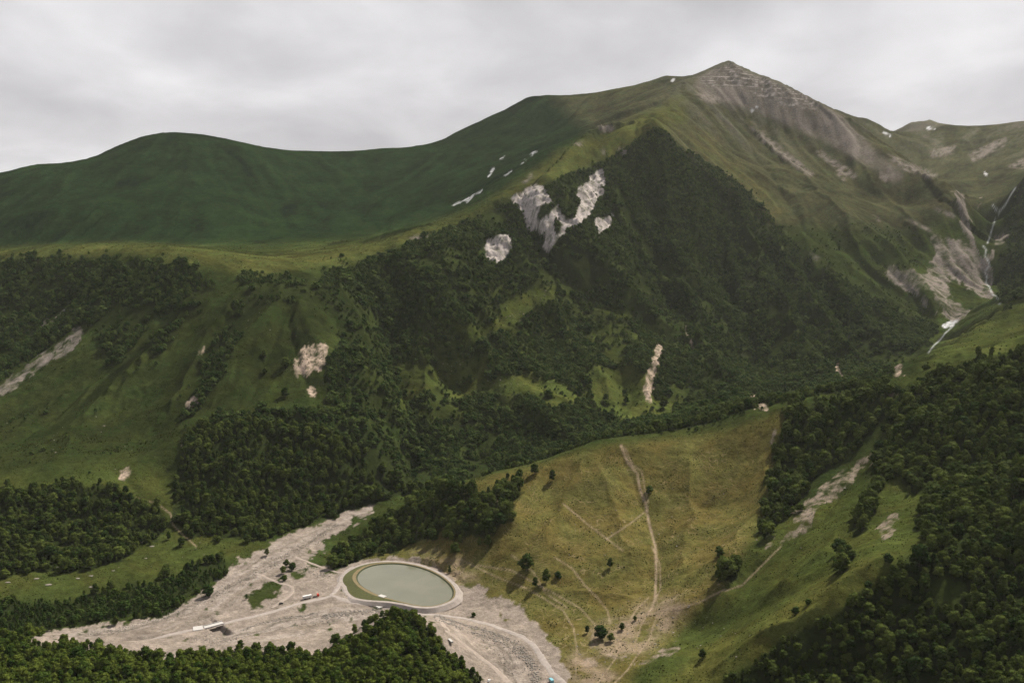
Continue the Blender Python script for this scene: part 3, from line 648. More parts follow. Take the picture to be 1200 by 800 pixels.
# the gap under the bridge
axis = (br_b - br_a) / np.linalg.norm(br_b - br_a)
cen = (br_a + br_b) / 2
al = (bx_ - cen[0]) * axis[0] + (by_ - cen[1]) * axis[1]
ac = -(bx_ - cen[0]) * axis[1] + (by_ - cen[1]) * axis[0]
gap = sstep(7.0, 5.0, np.abs(al)) * sstep(40, 14, np.abs(ac))
H[rs_:re_] = H[rs_:re_] * (1 - gap) - 2.0 * gap
# earth bank of the pond
POND_PX = [(419, 677), (422, 671), (429, 666), (440, 662.5), (455, 661), (470, 661.5), (485, 664), (500, 668.5), (513, 675), (523, 682.5), (529, 690), (530, 697), (526, 703), (516, 707.5), (503, 710), (490, 709), (476, 706), (460, 702), (444, 697), (430, 690), (422, 684)]
pond_w = np.array([Pz(a_, b_, 2.4)[:2] for a_, b_ in POND_PX])
def closed(p, n_):
    p = np.asarray(p); k = len(p); out = []
    for i in range(k):
        p0, p1, p2, p3 = p[i - 1], p[i], p[(i + 1) % k], p[(i + 2) % k]
        for j in range(n_):
            t = j / n_
            out.append(0.5 * ((2 * p1) + (p2 - p0) * t + (2 * p0 - 5 * p1 + 4 * p2 - p3) * t * t + (3 * p1 - p0 - 3 * p2 + p3) * t ** 3))
    return np.array(out)
shore = closed(pond_w, 6)
pc = shore.mean(0)
dp = dist_to(np.vstack([shore, shore[:1]]), bx_, by_)
# inside test
ins = np.zeros(bx_.shape, bool)
for (ax, ay), (bx2, by2) in zip(shore, np.roll(shore, -1, 0)):
    if ay == by2: continue
    ins ^= ((ay > by_) != (by2 > by_)) & (bx_ < (bx2 - ax) * (by_ - ay) / (by2 - ay) + ax)
H[rs_:re_] = np.where(ins, -0.5, np.where(dp < 17, np.minimum(H[rs_:re_], 1.2), H[rs_:re_]))
HG = H

# ------------------------------------------------------------------ materials
def mat(name):
    m = bpy.data.materials.new(name); m.use_nodes = True
    nt = m.node_tree; b = nt.nodes['Principled BSDF']
    b.inputs['Specular IOR Level'].default_value = 0.25
    return m, nt, b
def nnode(nt, kind, **kw):
    n = nt.nodes.new(kind)
    for k, v in kw.items():
        if k in n.inputs: n.inputs[k].default_value = v
        else: setattr(n, k, v)
    return n
def simple(name, c, rough=0.8, var=0.15, scale=1.0, metal=0.0, bump=0.0):
    m, nt, b = mat(name)
    tc = nnode(nt, 'ShaderNodeNewGeometry')
    no = nnode(nt, 'ShaderNodeTexNoise', Scale=scale, Detail=5.0, Roughness=0.6)
    nt.links.new(tc.outputs['Position'], no.inputs['Vector'])
    mr = nnode(nt, 'ShaderNodeMapRange'); mr.inputs[1].default_value = 0.25; mr.inputs[2].default_value = 0.75
    mr.inputs[3].default_value = 1 - var; mr.inputs[4].default_value = 1 + var
    nt.links.new(no.outputs['Fac'], mr.inputs[0])
    vm = nnode(nt, 'ShaderNodeVectorMath', operation='SCALE'); vm.inputs[0].default_value = c
    nt.links.new(mr.outputs[0], vm.inputs['Scale'])
    nt.links.new(vm.outputs[0], b.inputs['Base Color'])
    b.inputs['Roughness'].default_value = rough; b.inputs['Metallic'].default_value = metal
    if bump:
        bp = nnode(nt, 'ShaderNodeBump', Strength=bump, Distance=0.3)
        nt.links.new(no.outputs['Fac'], bp.inputs['Height']); nt.links.new(bp.outputs[0], b.inputs['Normal'])
    return m

def ground_material():
    m, nt, b = mat('ground_cover')
    at = nnode(nt, 'ShaderNodeAttribute', attribute_name='cover')
    g = nnode(nt, 'ShaderNodeNewGeometry')
    n1 = nnode(nt, 'ShaderNodeTexNoise', Scale=0.16, Detail=8.0, Roughness=0.72)
    n2 = nnode(nt, 'ShaderNodeTexNoise', Scale=0.55, Detail=5.0, Roughness=0.8)
    for q_ in (n1, n2): nt.links.new(g.outputs['Position'], q_.inputs['Vector'])
    mr = nnode(nt, 'ShaderNodeMapRange'); mr.inputs[1].default_value = 0.3; mr.inputs[2].default_value = 0.7; mr.inputs[3].default_value = 0.66; mr.inputs[4].default_value = 1.36
    nt.links.new(n1.outputs['Fac'], mr.inputs[0])
    mr2 = nnode(nt, 'ShaderNodeMapRange'); mr2.inputs[1].default_value = 0.3; mr2.inputs[2].default_value = 0.7; mr2.inputs[3].default_value = 0.68; mr2.inputs[4].default_value = 1.34
    nt.links.new(n2.outputs['Fac'], mr2.inputs[0])
    mu = nnode(nt, 'ShaderNodeMath', operation='MULTIPLY'); nt.links.new(mr.outputs[0], mu.inputs[0]); nt.links.new(mr2.outputs[0], mu.inputs[1])
    # grazing tracks: thin pale lines that follow the contour, stronger where 'tracks' says so
    sx = nnode(nt, 'ShaderNodeSeparateXYZ'); nt.links.new(g.outputs['Position'], sx.inputs[0])
    n3 = nnode(nt, 'ShaderNodeTexNoise', Scale=0.012, Detail=4.0); nt.links.new(g.outputs['Position'], n3.inputs['Vector'])
    m3 = nnode(nt, 'ShaderNodeMath', operation='MULTIPLY'); nt.links.new(n3.outputs['Fac'], m3.inputs[0]); m3.inputs[1].default_value = 70.0
    a3 = nnode(nt, 'ShaderNodeMath', operation='ADD'); nt.links.new(sx.outputs[2], a3.inputs[0]); nt.links.new(m3.outputs[0], a3.inputs[1])
    s3 = nnode(nt, 'ShaderNodeMath', operation='MULTIPLY'); nt.links.new(a3.outputs[0], s3.inputs[0]); s3.inputs[1].default_value = 0.42
    f3 = nnode(nt, 'ShaderNodeMath', operation='PINGPONG'); nt.links.new(s3.outputs[0], f3.inputs[0]); f3.inputs[1].default_value = 0.5
    r3 = nnode(nt, 'ShaderNodeMapRange'); r3.inputs[1].default_value = 0.40; r3.inputs[2].default_value = 0.5; r3.inputs[3].default_value = 0.0; r3.inputs[4].default_value = 1.0
    nt.links.new(f3.outputs[0], r3.inputs[0])
    tr = nnode(nt, 'ShaderNodeAttribute', attribute_name='tracks')
    t3 = nnode(nt, 'ShaderNodeMath', operation='MULTIPLY'); nt.links.new(r3.outputs[0], t3.inputs[0]); nt.links.new(tr.outputs['Fac'], t3.inputs[1])
    n4 = nnode(nt, 'ShaderNodeTexNoise', Scale=0.05, Detail=3.0); nt.links.new(g.outputs['Position'], n4.inputs['Vector'])
    r4 = nnode(nt, 'ShaderNodeMapRange'); r4.inputs[1].default_value = 0.46; r4.inputs[2].default_value = 0.62; nt.links.new(n4.outputs['Fac'], r4.inputs[0])
    t4 = nnode(nt, 'ShaderNodeMath', operation='MULTIPLY'); nt.links.new(t3.outputs[0], t4.inputs[0]); nt.links.new(r4.outputs[0], t4.inputs[1])
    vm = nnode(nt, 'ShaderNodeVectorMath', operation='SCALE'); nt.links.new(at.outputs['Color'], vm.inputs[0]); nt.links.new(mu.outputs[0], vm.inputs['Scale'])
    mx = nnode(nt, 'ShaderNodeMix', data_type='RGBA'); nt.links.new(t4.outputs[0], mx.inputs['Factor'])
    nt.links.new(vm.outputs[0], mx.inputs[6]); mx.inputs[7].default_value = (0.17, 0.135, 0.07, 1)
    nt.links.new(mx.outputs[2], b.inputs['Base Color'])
    bp = nnode(nt, 'ShaderNodeBump', Strength=0.8, Distance=2.2)
    nt.links.new(n1.outputs['Fac'], bp.inputs['Height']); nt.links.new(bp.outputs[0], b.inputs['Normal'])
    b.inputs['Roughness'].default_value = 1.0; b.inputs['Specular IOR Level'].default_value = 0.0
    return m
MAT_GROUND = ground_material()

# ------------------------------------------------------------------ terrain mesh
def grid_mesh(name, X, Y, Z):
    ny, nx = X.shape
    me = bpy.data.meshes.new(name)
    co = np.stack([X, Y, Z], -1).reshape(-1, 3).astype(np.float32)
    me.vertices.add(len(co)); me.vertices.foreach_set('co', co.ravel())
    i = np.arange((ny - 1) * nx).reshape(ny - 1, nx)[:, :-1]
    q_ = np.stack([i, i + 1, i + nx + 1, i + nx], -1).reshape(-1).astype(np.int32)
    nf = len(q_) // 4
    me.loops.add(nf * 4); me.loops.foreach_set('vertex_index', q_)
    me.polygons.add(nf); me.polygons.foreach_set('loop_start', np.arange(0, nf * 4, 4, dtype=np.int32)); me.polygons.foreach_set('loop_total', np.full(nf, 4, np.int32))
    me.polygons.foreach_set('use_smooth', np.ones(nf, bool))
    me.update(calc_edges=True)
    return me
me = grid_mesh('terrain', X2, Y2, H)
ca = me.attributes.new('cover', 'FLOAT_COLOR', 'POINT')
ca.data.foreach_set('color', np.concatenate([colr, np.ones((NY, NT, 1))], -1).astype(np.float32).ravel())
m_tracks = blur(polys([(560, 600), (620, 560), (720, 530), (860, 520), (900, 520), (890, 600), (850, 690), (740, 780), (660, 770), (590, 700), (480, 650)]), 8)
tk = fill(lookup(m_tracks, PX, PY)) * (1 - M['gravel']) * (Y2 < 1300) * (1 - frs)
ta = me.attributes.new('tracks', 'FLOAT', 'POINT'); ta.data.foreach_set('value', tk.astype(np.float32).ravel())
me.materials.append(MAT_GROUND)
terrain = bpy.data.objects.new('terrain', me); col.objects.link(terrain)
terrain['kind'] = 'structure'
terrain['label'] = 'green mountains, meadow spur and gravel river bed of the valley'

# ------------------------------------------------------------------ helpers for things
def tag(o, label=None, cat=None, group=None, kind=None):
    if label: o['label'] = label
    if cat: o['category'] = cat
    if group: o['group'] = group
    if kind: o['kind'] = kind
    return o
def empty(name, loc, rz=0.0, scale=None):
    o = bpy.data.objects.new(name, None); col.objects.link(o)
    o.location = loc; o.rotation_euler = (0, 0, rz); o.empty_display_size = 0.5
    if scale: o.scale = scale
    return o
def obj(name, me_, parent=None, m=None):
    if m is not None: me_.materials.append(m)
    o = bpy.data.objects.new(name, me_); col.objects.link(o)
    if parent: o.parent = parent
    return o
def mesh_np(name, V, Fc, mi=None, smooth=False):
    me_ = bpy.data.meshes.new(name)
    me_.from_pydata([tuple(v) for v in V], [], [tuple(f) for f in Fc])
    if mi is not None: me_.polygons.foreach_set('material_index', np.array(mi, np.int32))
    if smooth: me_.polygons.foreach_set('use_smooth', np.ones(len(me_.polygons), bool))
    me_.update()
    return me_

# ------------------------------------------------------------------ tree builders
def foliage(name, a, b, trans=0.3):
    m = bpy.data.materials.new(name); m.use_nodes = True
    nt = m.node_tree; nt.nodes.clear()
    out = nnode(nt, 'ShaderNodeOutputMaterial')
    oi = nnode(nt, 'ShaderNodeObjectInfo')
    g = nnode(nt, 'ShaderNodeNewGeometry')
    no = nnode(nt, 'ShaderNodeTexNoise', Scale=0.55, Detail=4.0, Roughness=0.7); nt.links.new(g.outputs['Position'], no.inputs['Vector'])
    ad = nnode(nt, 'ShaderNodeMath', operation='MULTIPLY_ADD'); nt.links.new(oi.outputs['Random'], ad.inputs[0]); ad.inputs[1].default_value = 0.95
    nt.links.new(no.outputs['Fac'], ad.inputs[2])
    mr = nnode(nt, 'ShaderNodeMapRange'); mr.inputs[1].default_value = 0.40; mr.inputs[2].default_value = 1.55; nt.links.new(ad.outputs[0], mr.inputs[0])
    mx = nnode(nt, 'ShaderNodeMix', data_type='RGBA'); nt.links.new(mr.outputs[0], mx.inputs['Factor'])
    mx.inputs[6].default_value = (*a, 1); mx.inputs[7].default_value = (*b, 1)
    d = nnode(nt, 'ShaderNodeBsdfPrincipled'); d.inputs['Roughness'].default_value = 0.8; d.inputs['Specular IOR Level'].default_value = 0.03
    t = nnode(nt, 'ShaderNodeBsdfTranslucent')
    nt.links.new(mx.outputs[2], d.inputs['Base Color']); nt.links.new(mx.outputs[2], t.inputs['Color'])
    ms = nnode(nt, 'ShaderNodeMixShader'); ms.inputs[0].default_value = trans
    nt.links.new(d.outputs[0], ms.inputs[1]); nt.links.new(t.outputs[0], ms.inputs[2]); nt.links.new(ms.outputs[0], out.inputs[0])
    return m
FOL_NEAR = foliage('leaves_woodland', (.019, .044, .006), (.112, .138, .023))
FOL_RIGHT = foliage('leaves_slope', (.013, .031, .006), (.088, .112, .023))
FOL_FAR = foliage('leaves_mountain', (.016, .037, .009), (.080, .110, .028))
FOL_YOUNG = foliage('leaves_young', (.017, .039, .008), (.054, .080, .014))
BARK = simple('bark', (.11, .085, .065), 0.9, 0.3, 2.0)

_ico = {}
def ico(sub):
    if sub not in _ico:
        bm = bmesh.new(); bmesh.ops.create_icosphere(bm, subdivisions=sub, radius=1)
        _ico[sub] = (np.array([v.co[:] for v in bm.verts]), [tuple(v.index for v in f.verts) for f in bm.faces]); bm.free()
    return _ico[sub]

def crown_data(r, shape, nlobe, nleaf, leaf, core_sub=1):
    """unit crown: base at z=0, height 1. Lobes of leaf clumps round a solid heart."""
    V, Fc = [], []; base = 0
    hw, z0, taper = shape        # half width, crown bottom, pointedness
    lobes = []
    for i in range(nlobe):
        k = (i + 0.5) / nlobe
        z = z0 + (1 - z0) * (0.12 + 0.78 * k)
        rad_here = hw * (1 - taper * k) * math.sqrt(max(0.12, 1 - (2 * abs(k - 0.42)) ** 2.2))
        a = 2.399 * i + r.uniform(-.5, .5)
        d = rad_here * r.uniform(0.35, 0.72)
        lr = hw * r.uniform(0.36, 0.58) * (1 - 0.45 * taper * k)
        lobes.append((d * math.cos(a), d * math.sin(a), z, lr, lr * r.uniform(.7, .95)))
    iv, ifc = ico(core_sub)
    for (lx, ly, lz, lr, lh) in lobes:
        jit = 1 + r.uniform(-0.22, 0.22, len(iv))[:, None]
        v = iv * jit * np.array([lr, lr, lh]) * 0.86 + np.array([lx, ly, lz])
        V += v.tolist(); Fc += [tuple(q_ + base for q_ in f) for f in ifc]; base += len(v)
    per = nleaf // nlobe
    for (lx, ly, lz, lr, lh) in lobes:
        for _ in range(per):
            n_ = r.normal(size=3); n_ /= np.linalg.norm(n_)
            if n_[2] < -0.35: n_[2] *= -0.6
            p = np.array([lx, ly, lz]) + n_ * np.array([lr, lr, lh]) * r.uniform(0.86, 1.13)
            nn = n_ + r.normal(size=3) * 0.38; nn /= np.linalg.norm(nn)
            a_ = np.cross(nn, r.normal(size=3)); a_ /= np.linalg.norm(a_) + 1e-9
            b_ = np.cross(nn, a_)
            s_ = leaf * r.uniform(0.6, 1.35)
            V += [(p + a_ * s_).tolist(), (p + b_ * s_ * .8).tolist(), (p - a_ * s_ * .9).tolist(), (p - b_ * s_ * .8 + nn * s_ * .3).tolist()]
            Fc.append((base, base + 1, base + 2, base + 3)); base += 4
    return V, Fc
def trunk_data(r, hgt, rad, z0, hw):
    V, Fc = [], []
    def tube(p0, p1, r0, r1, nseg=5):
        b = len(V); p0 = np.array(p0); p1 = np.array(p1)
        ax = p1 - p0; ax /= np.linalg.norm(ax)
        u = np.cross(ax, [1, .2, 0]); u /= np.linalg.norm(u); w = np.cross(ax, u)
        for p, q_ in ((p0, r0), (p1, r1)):
            for k in range(nseg):
                a = 2 * math.pi * k / nseg
                V.append((p + (u * math.cos(a) + w * math.sin(a)) * q_).tolist())
        for k in range(nseg):
            Fc.append((b + k, b + (k + 1) % nseg, b + nseg + (k + 1) % nseg, b + nseg + k))
    top = (r.uniform(-.03, .03), r.uniform(-.03, .03), hgt * .55)
    tube((0, 0, -0.06), top, rad, rad * .65); tube(top, (0, 0, hgt * .9), rad * .65, rad * .15)
    for k in range(5):
        a = 2.4 * k; zb = hgt * (0.3 + 0.09 * k)
        tube((0, 0, zb), (math.cos(a) * hw * .75, math.sin(a) * hw * .75, zb + hgt * .22), rad * .4, rad * .12, 4)
    return V, Fc

SHAPES = {'round': (0.40, 0.10, 0.10), 'oval': (0.30, 0.10, 0.25), 'broad': (0.50, 0.14, 0.05), 'young': (0.26, 0.04, 0.55), 'shrub': (0.62, 0.0, 0.10)}
def make_variants(kind_list, nleaf, leaf, fol, nm, nlobe=11, core=1):
    out = []
    for i, k in enumerate(kind_list):
        r = np.random.default_rng(100 + i + nleaf)
        cv, cf = crown_data(r, SHAPES[k], nlobe, nleaf, leaf, core)
        tv, tf = trunk_data(r, 0.8, 0.022, SHAPES[k][1], SHAPES[k][0])
        crown = mesh_np(nm + '_crown', cv, cf); crown.materials.append(fol)
        trunk = mesh_np(nm + '_trunk', tv, tf); trunk.materials.append(BARK)
        nb = len(cv)
        both = mesh_np(nm, cv + tv, cf + [tuple(q_ + nb for q_ in f) for f in tf], [0] * len(cf) + [1] * len(tf))
        both.materials.append(fol); both.materials.append(BARK)
        out.append((crown, trunk, both))
    return out
V_NEAR = make_variants(['round', 'oval', 'broad', 'round', 'oval', 'round'], 520, 0.052, FOL_NEAR, 'woodland_tree')
V_RIGHT = make_variants(['round', 'broad', 'oval', 'round', 'broad', 'oval'], 520, 0.052, FOL_RIGHT, 'slope_tree')
V_FAR = make_variants(['round', 'broad', 'oval', 'shrub'], 150, 0.085, FOL_FAR, 'mountain_tree', 7, 1)
V_YOUNG = make_variants(['young', 'oval', 'young', 'shrub'], 200, 0.075, FOL_YOUNG, 'young_tree', 8, 1)

def template_collection(name, variants):
    c = bpy.data.collections.new(name)
    for i, v in enumerate(variants):
        o = bpy.data.objects.new('%s_%02d' % (name, i), v[2] if isinstance(v, tuple) else v); c.objects.link(o)
    return c
def scatter(name, pts, rot, scl, idx, coll, label):
    """one 'stuff' object: template meshes instanced on points"""
    me_ = bpy.data.meshes.new(name)
    me_.vertices.add(len(pts)); me_.vertices.foreach_set('co', np.asarray(pts, np.float32).ravel())
    a = me_.attributes.new('rot', 'FLOAT_VECTOR', 'POINT'); a.data.foreach_set('vector', np.asarray(rot, np.float32).ravel())
    a = me_.attributes.new('scl', 'FLOAT_VECTOR', 'POINT'); a.data.foreach_set('vector', np.asarray(scl, np.float32).ravel())
    a = me_.attributes.new('idx', 'INT', 'POINT'); a.data.foreach_set('value', np.asarray(idx, np.int32))
    o = obj(name, me_)
    ng = bpy.data.node_groups.new(name + '_nodes', 'GeometryNodeTree')
    ng.interface.new_socket('Geometry', in_out='INPUT', socket_type='NodeSocketGeometry')
    ng.interface.new_socket('Geometry', in_out='OUTPUT', socket_type='NodeSocketGeometry')
    N, L = ng.nodes, ng.links
    gi = N.new('NodeGroupInput'); go = N.new('NodeGroupOutput')
    ci = N.new('GeometryNodeCollectionInfo'); ci.inputs[0].default_value = coll; ci.inputs[1].default_value = True; ci.inputs[2].default_value = True
    ip = N.new('GeometryNodeInstanceOnPoints'); ip.inputs['Pick Instance'].default_value = True
    def na(nm, ty):
        q_ = N.new('GeometryNodeInputNamedAttribute'); q_.data_type = ty; q_.inputs[0].default_value = nm; return q_.outputs[0]
    L.new(gi.outputs[0], ip.inputs['Points']); L.new(ci.outputs[0], ip.inputs['Instance'])
    L.new(na('idx', 'INT'), ip.inputs['Instance Index']); L.new(na('rot', 'FLOAT_VECTOR'), ip.inputs['Rotation']); L.new(na('scl', 'FLOAT_VECTOR'), ip.inputs['Scale'])
    L.new(ip.outputs[0], go.inputs[0])
    md = o.modifiers.new('scatter', 'NODES'); md.node_group = ng
    return tag(o, label, None, None, 'stuff')

# ------------------------------------------------------------------ where trees stand
def candidates(x0, x1, y0, y1, sp, seed):
    r = np.random.default_rng(seed)
    gx__, gy__ = np.meshgrid(np.arange(x0, x1, sp), np.arange(y0, y1, sp))
    x = (gx__ + r.uniform(-.48, .48, gx__.shape) * sp).ravel(); y = (gy__ + r.uniform(-.48, .48, gx__.shape) * sp).ravel()
    k = np.abs(x / y) < 0.62
    return x[k], y[k], r
bh = np.where(vis, 0.0, np.minimum(behind, 500))
FORE = M['forest']
YNG = M['young']
# near woods (camera side of the spur crest)
x, y, r = candidates(-800, 800, 500, 1300, 4.2, 1)
f = at_grid(FORE, x, y); b_ = at_grid(bh, x, y); yg = at_grid(YNG, x, y)
dens = np.clip(0.95 + 0.9 * fbm(x, y, 34, 3, seed=130), 0.03, 1)
k = (f > 0.5) & (b_ < 30) & (r.uniform(size=len(x)) < dens)
x, y, yg = x[k], y[k], yg[k]
z = hraw(x, y)
px, py = project(x, y, z)
left_wood = (px < 580) & (y < 850)
right_wood = (px > 830) & (y < 1230) & ~left_wood
spur = ~left_wood & ~right_wood & (px > 370) & (y > 1000) & (px < 640)
young = yg > 0.4
size = np.where(left_wood, 7.4, np.where(right_wood, 6.3 + 2.6 * sstep(700, 820, y) - 1.2 * sstep(1020, 1150, y), np.where(spur, 8.6, 7.2)))
size = 1.06 * size * np.exp(r.normal(0, 0.27, len(x))) * (1 + 0.3 * fbm(x, y, 60, 2, seed=131))
size = np.where(young, 4.6 * np.exp(r.normal(0, .25, len(x))), size)
# bigger crowns need more room: thin the stand where trees are large
keep = r.uniform(size=len(x)) < np.where(young, 0.9, np.clip((5.8 / np.maximum(size, 5)) ** 1.3, 0.25, 1))
near = dict(x=x[keep], y=y[keep], z=z[keep], px=px[keep], py=py[keep], size=size[keep], left=left_wood[keep], right=right_wood[keep], young=young[keep])
# mountain forest
x, y, r = candidates(-1450, 1600, 1190, 2900, 4.4, 2)
f = at_grid(FORE, x, y); b_ = at_grid(bh, x, y); sh_ = at_grid(M['shrub'], x, y)
px, py = project(x, y, hraw(x, y))
dens = np.clip(0.80 + 1.15 * fbm(x, y, 75, 4, 0.6, seed=140) - 0.5 * lookup(blur(polys([(520, 300), (760, 300), (800, 420), (800, 500), (460, 500)]), 20), px, py) * 0.5, 0.05, 1)
sgl = gsamp(g1, x, y)
sparse = np.zeros(len(x))
mL = lookup(blur(polys([(0, 330), (240, 320), (385, 340), (385, 470), (240, 490), (200, 600), (0, 570)]), 6), px, py)
sparse += mL * 0.06 * (np.clip(sgl + 0.6 * fbm(x, y, 50, 3, seed=141), 0, 2)) ** 2
mC = lookup(blur(polys(*CLEAR), 1), px, py); sparse += mC * 0.10 * np.clip(0.6 + 1.6 * fbm(x, y, 30, 3, seed=143), 0, 2)
mE = lookup(blur(np.maximum(m_forest, m_fmain), 5), px, py); sparse += 0.25 * np.clip(mE - 0.1, 0, 1) * (f < 0.5)
dens = np.clip(dens + 0.26 * sgl + 0.14 * gsamp(g2, x, y), 0.04, 1)
fr = np.maximum(np.where(f > 0.5, dens, sparse), sh_ * 0.34 * np.clip(0.4 + 0.8 * fbm(x, y, 40, 3, seed=142), 0, 1))
rkm = at_grid(np.clip(M['rock'] + M['land'] + M['scree'] + M['trail'], 0, 1), x, y)
ok = (b_ < 40) & (r.uniform(size=len(x)) < fr * (1 - np.clip(rkm * 1.2, 0, 1))) & ((y > 1215) | (px < 480)) & ~((px < 470) & (at_grid(M['gravel'], x, y) > 0.3))
nearfilter = ~((y < 1300) & (f > 0.5))
ok &= nearfilter
x, y, px, py, f = x[ok], y[ok], px[ok], py[ok], f[ok]
size = 5.5 * np.exp(r.normal(0, 0.30, len(x))) * np.where(f > 0.5, 1, 0.7)
size *= np.where(y > 2350, 0.9, 1.0)
farT = dict(x=x, y=y, z=hraw(x, y), size=size, f=f)
print('near trees', len(near['x']), 'far trees', len(x))

# choose the nearest trees in view as individuals
inside = (near['px'] > 4) & (near['px'] < 1196) & (near['py'] < 806) & (near['py'] > 400) & (near['size'] > 5)
score = near['size'] / near['y'] * inside
order = np.argsort(-score)
N_IND = 255
ind = order[:N_IND]
is_ind = np.zeros(len(score), bool); is_ind[ind] = True
def tree_thing(name, loc, hgt, width, rz, variant, label, group=None):
    e = empty(name, loc, rz, (hgt * width, hgt * width, hgt))
    c = obj('crown', variant[0], e); t = obj('trunk', variant[1], e)
    return tag(e, label, 'tree', group)
r = np.random.default_rng(5)
for i in ind:
    left = bool(near['left'][i])
    v = (V_NEAR if left else V_RIGHT)[int(r.integers(6))]
    if left:
        grp = 'trees of the wood before the river bed'
        q_ = near['px'][i]
        lab = ('leafy green tree in the bottom left corner of the near wood' if q_ < 150 else 'leafy green tree of the near wood below the bridge and gravel road' if q_ < 380 else 'leafy green tree of the wooded knoll in front of the pond')
    else:
        grp = 'trees of the wood on the right-hand slope'
        q_, h_ = near['px'][i], near['py'][i]
        lab = ('dark green tree high up in the right-hand wood, just below its skyline' if h_ < 520 else 'dark green tree of the right-hand wood, right of the grass patch with the bare scar' if h_ < 610 else 'dark green tree at mid height of the right-hand wood, above the small clearing' if h_ < 660 else 'dark green tree beside the small clearing in the right-hand wood' if 1070 < q_ < 1160 and h_ < 735 else
               'dark green tree along the grassy crest at the edge of the right-hand wood' if q_ < 1000 and h_ < 1450 - 0.75 * q_ else 'dark green tree near the bottom right corner of the picture' if q_ > 1080 else 'dark green tree in the lower left part of the right-hand wood')
    tree_thing('broadleaf_tree', (near['x'][i], near['y'][i], near['z'][i] - 0.1), near['size'][i], r.uniform(.85, 1.15), r.uniform(0, 6.28), v, lab, grp)

def stuff_trees(name, sel, src, variants, label, seed, wid=(0.85, 1.2)):
    r = np.random.default_rng(seed); nn = int(sel.sum())
    pts = np.stack([src['x'][sel], src['y'][sel], src['z'][sel] - 0.1], -1)
    rot = np.zeros((nn, 3)); rot[:, 2] = r.uniform(0, 6.28, nn); rot[:, :2] = r.normal(0, .05, (nn, 2))
    w = r.uniform(*wid, nn); s_ = src['size'][sel]
    scatter(name, pts, rot, np.stack([s_ * w, s_ * w, s_], -1), r.integers(0, len(variants), nn), template_collection(name + '_kinds', variants), label)
rest = ~is_ind
stuff_trees('woodland', rest & near['left'] & ~near['young'], near, V_NEAR, 'rest of the leafy wood before the river bed', 21)
stuff_trees('slope_wood', rest & near['right'], near, V_RIGHT, 'rest of the dark wood on the right-hand slope', 22)
stuff_trees('young_thicket', rest & near['young'] & ~near['left'], near, V_YOUNG, 'thicket of young trees along the far bank of the river bed', 23)
stuff_trees('spur_wood', rest & ~near['left'] & ~near['right'] & ~near['young'], near, V_RIGHT, 'woods at the foot of the mountain and on the tip of the meadow spur', 24)
stuff_trees('mountain_forest', np.ones(len(farT['x']), bool), farT, V_FAR, 'dark forest covering the mountain face across the valley', 25, (0.9, 1.3))

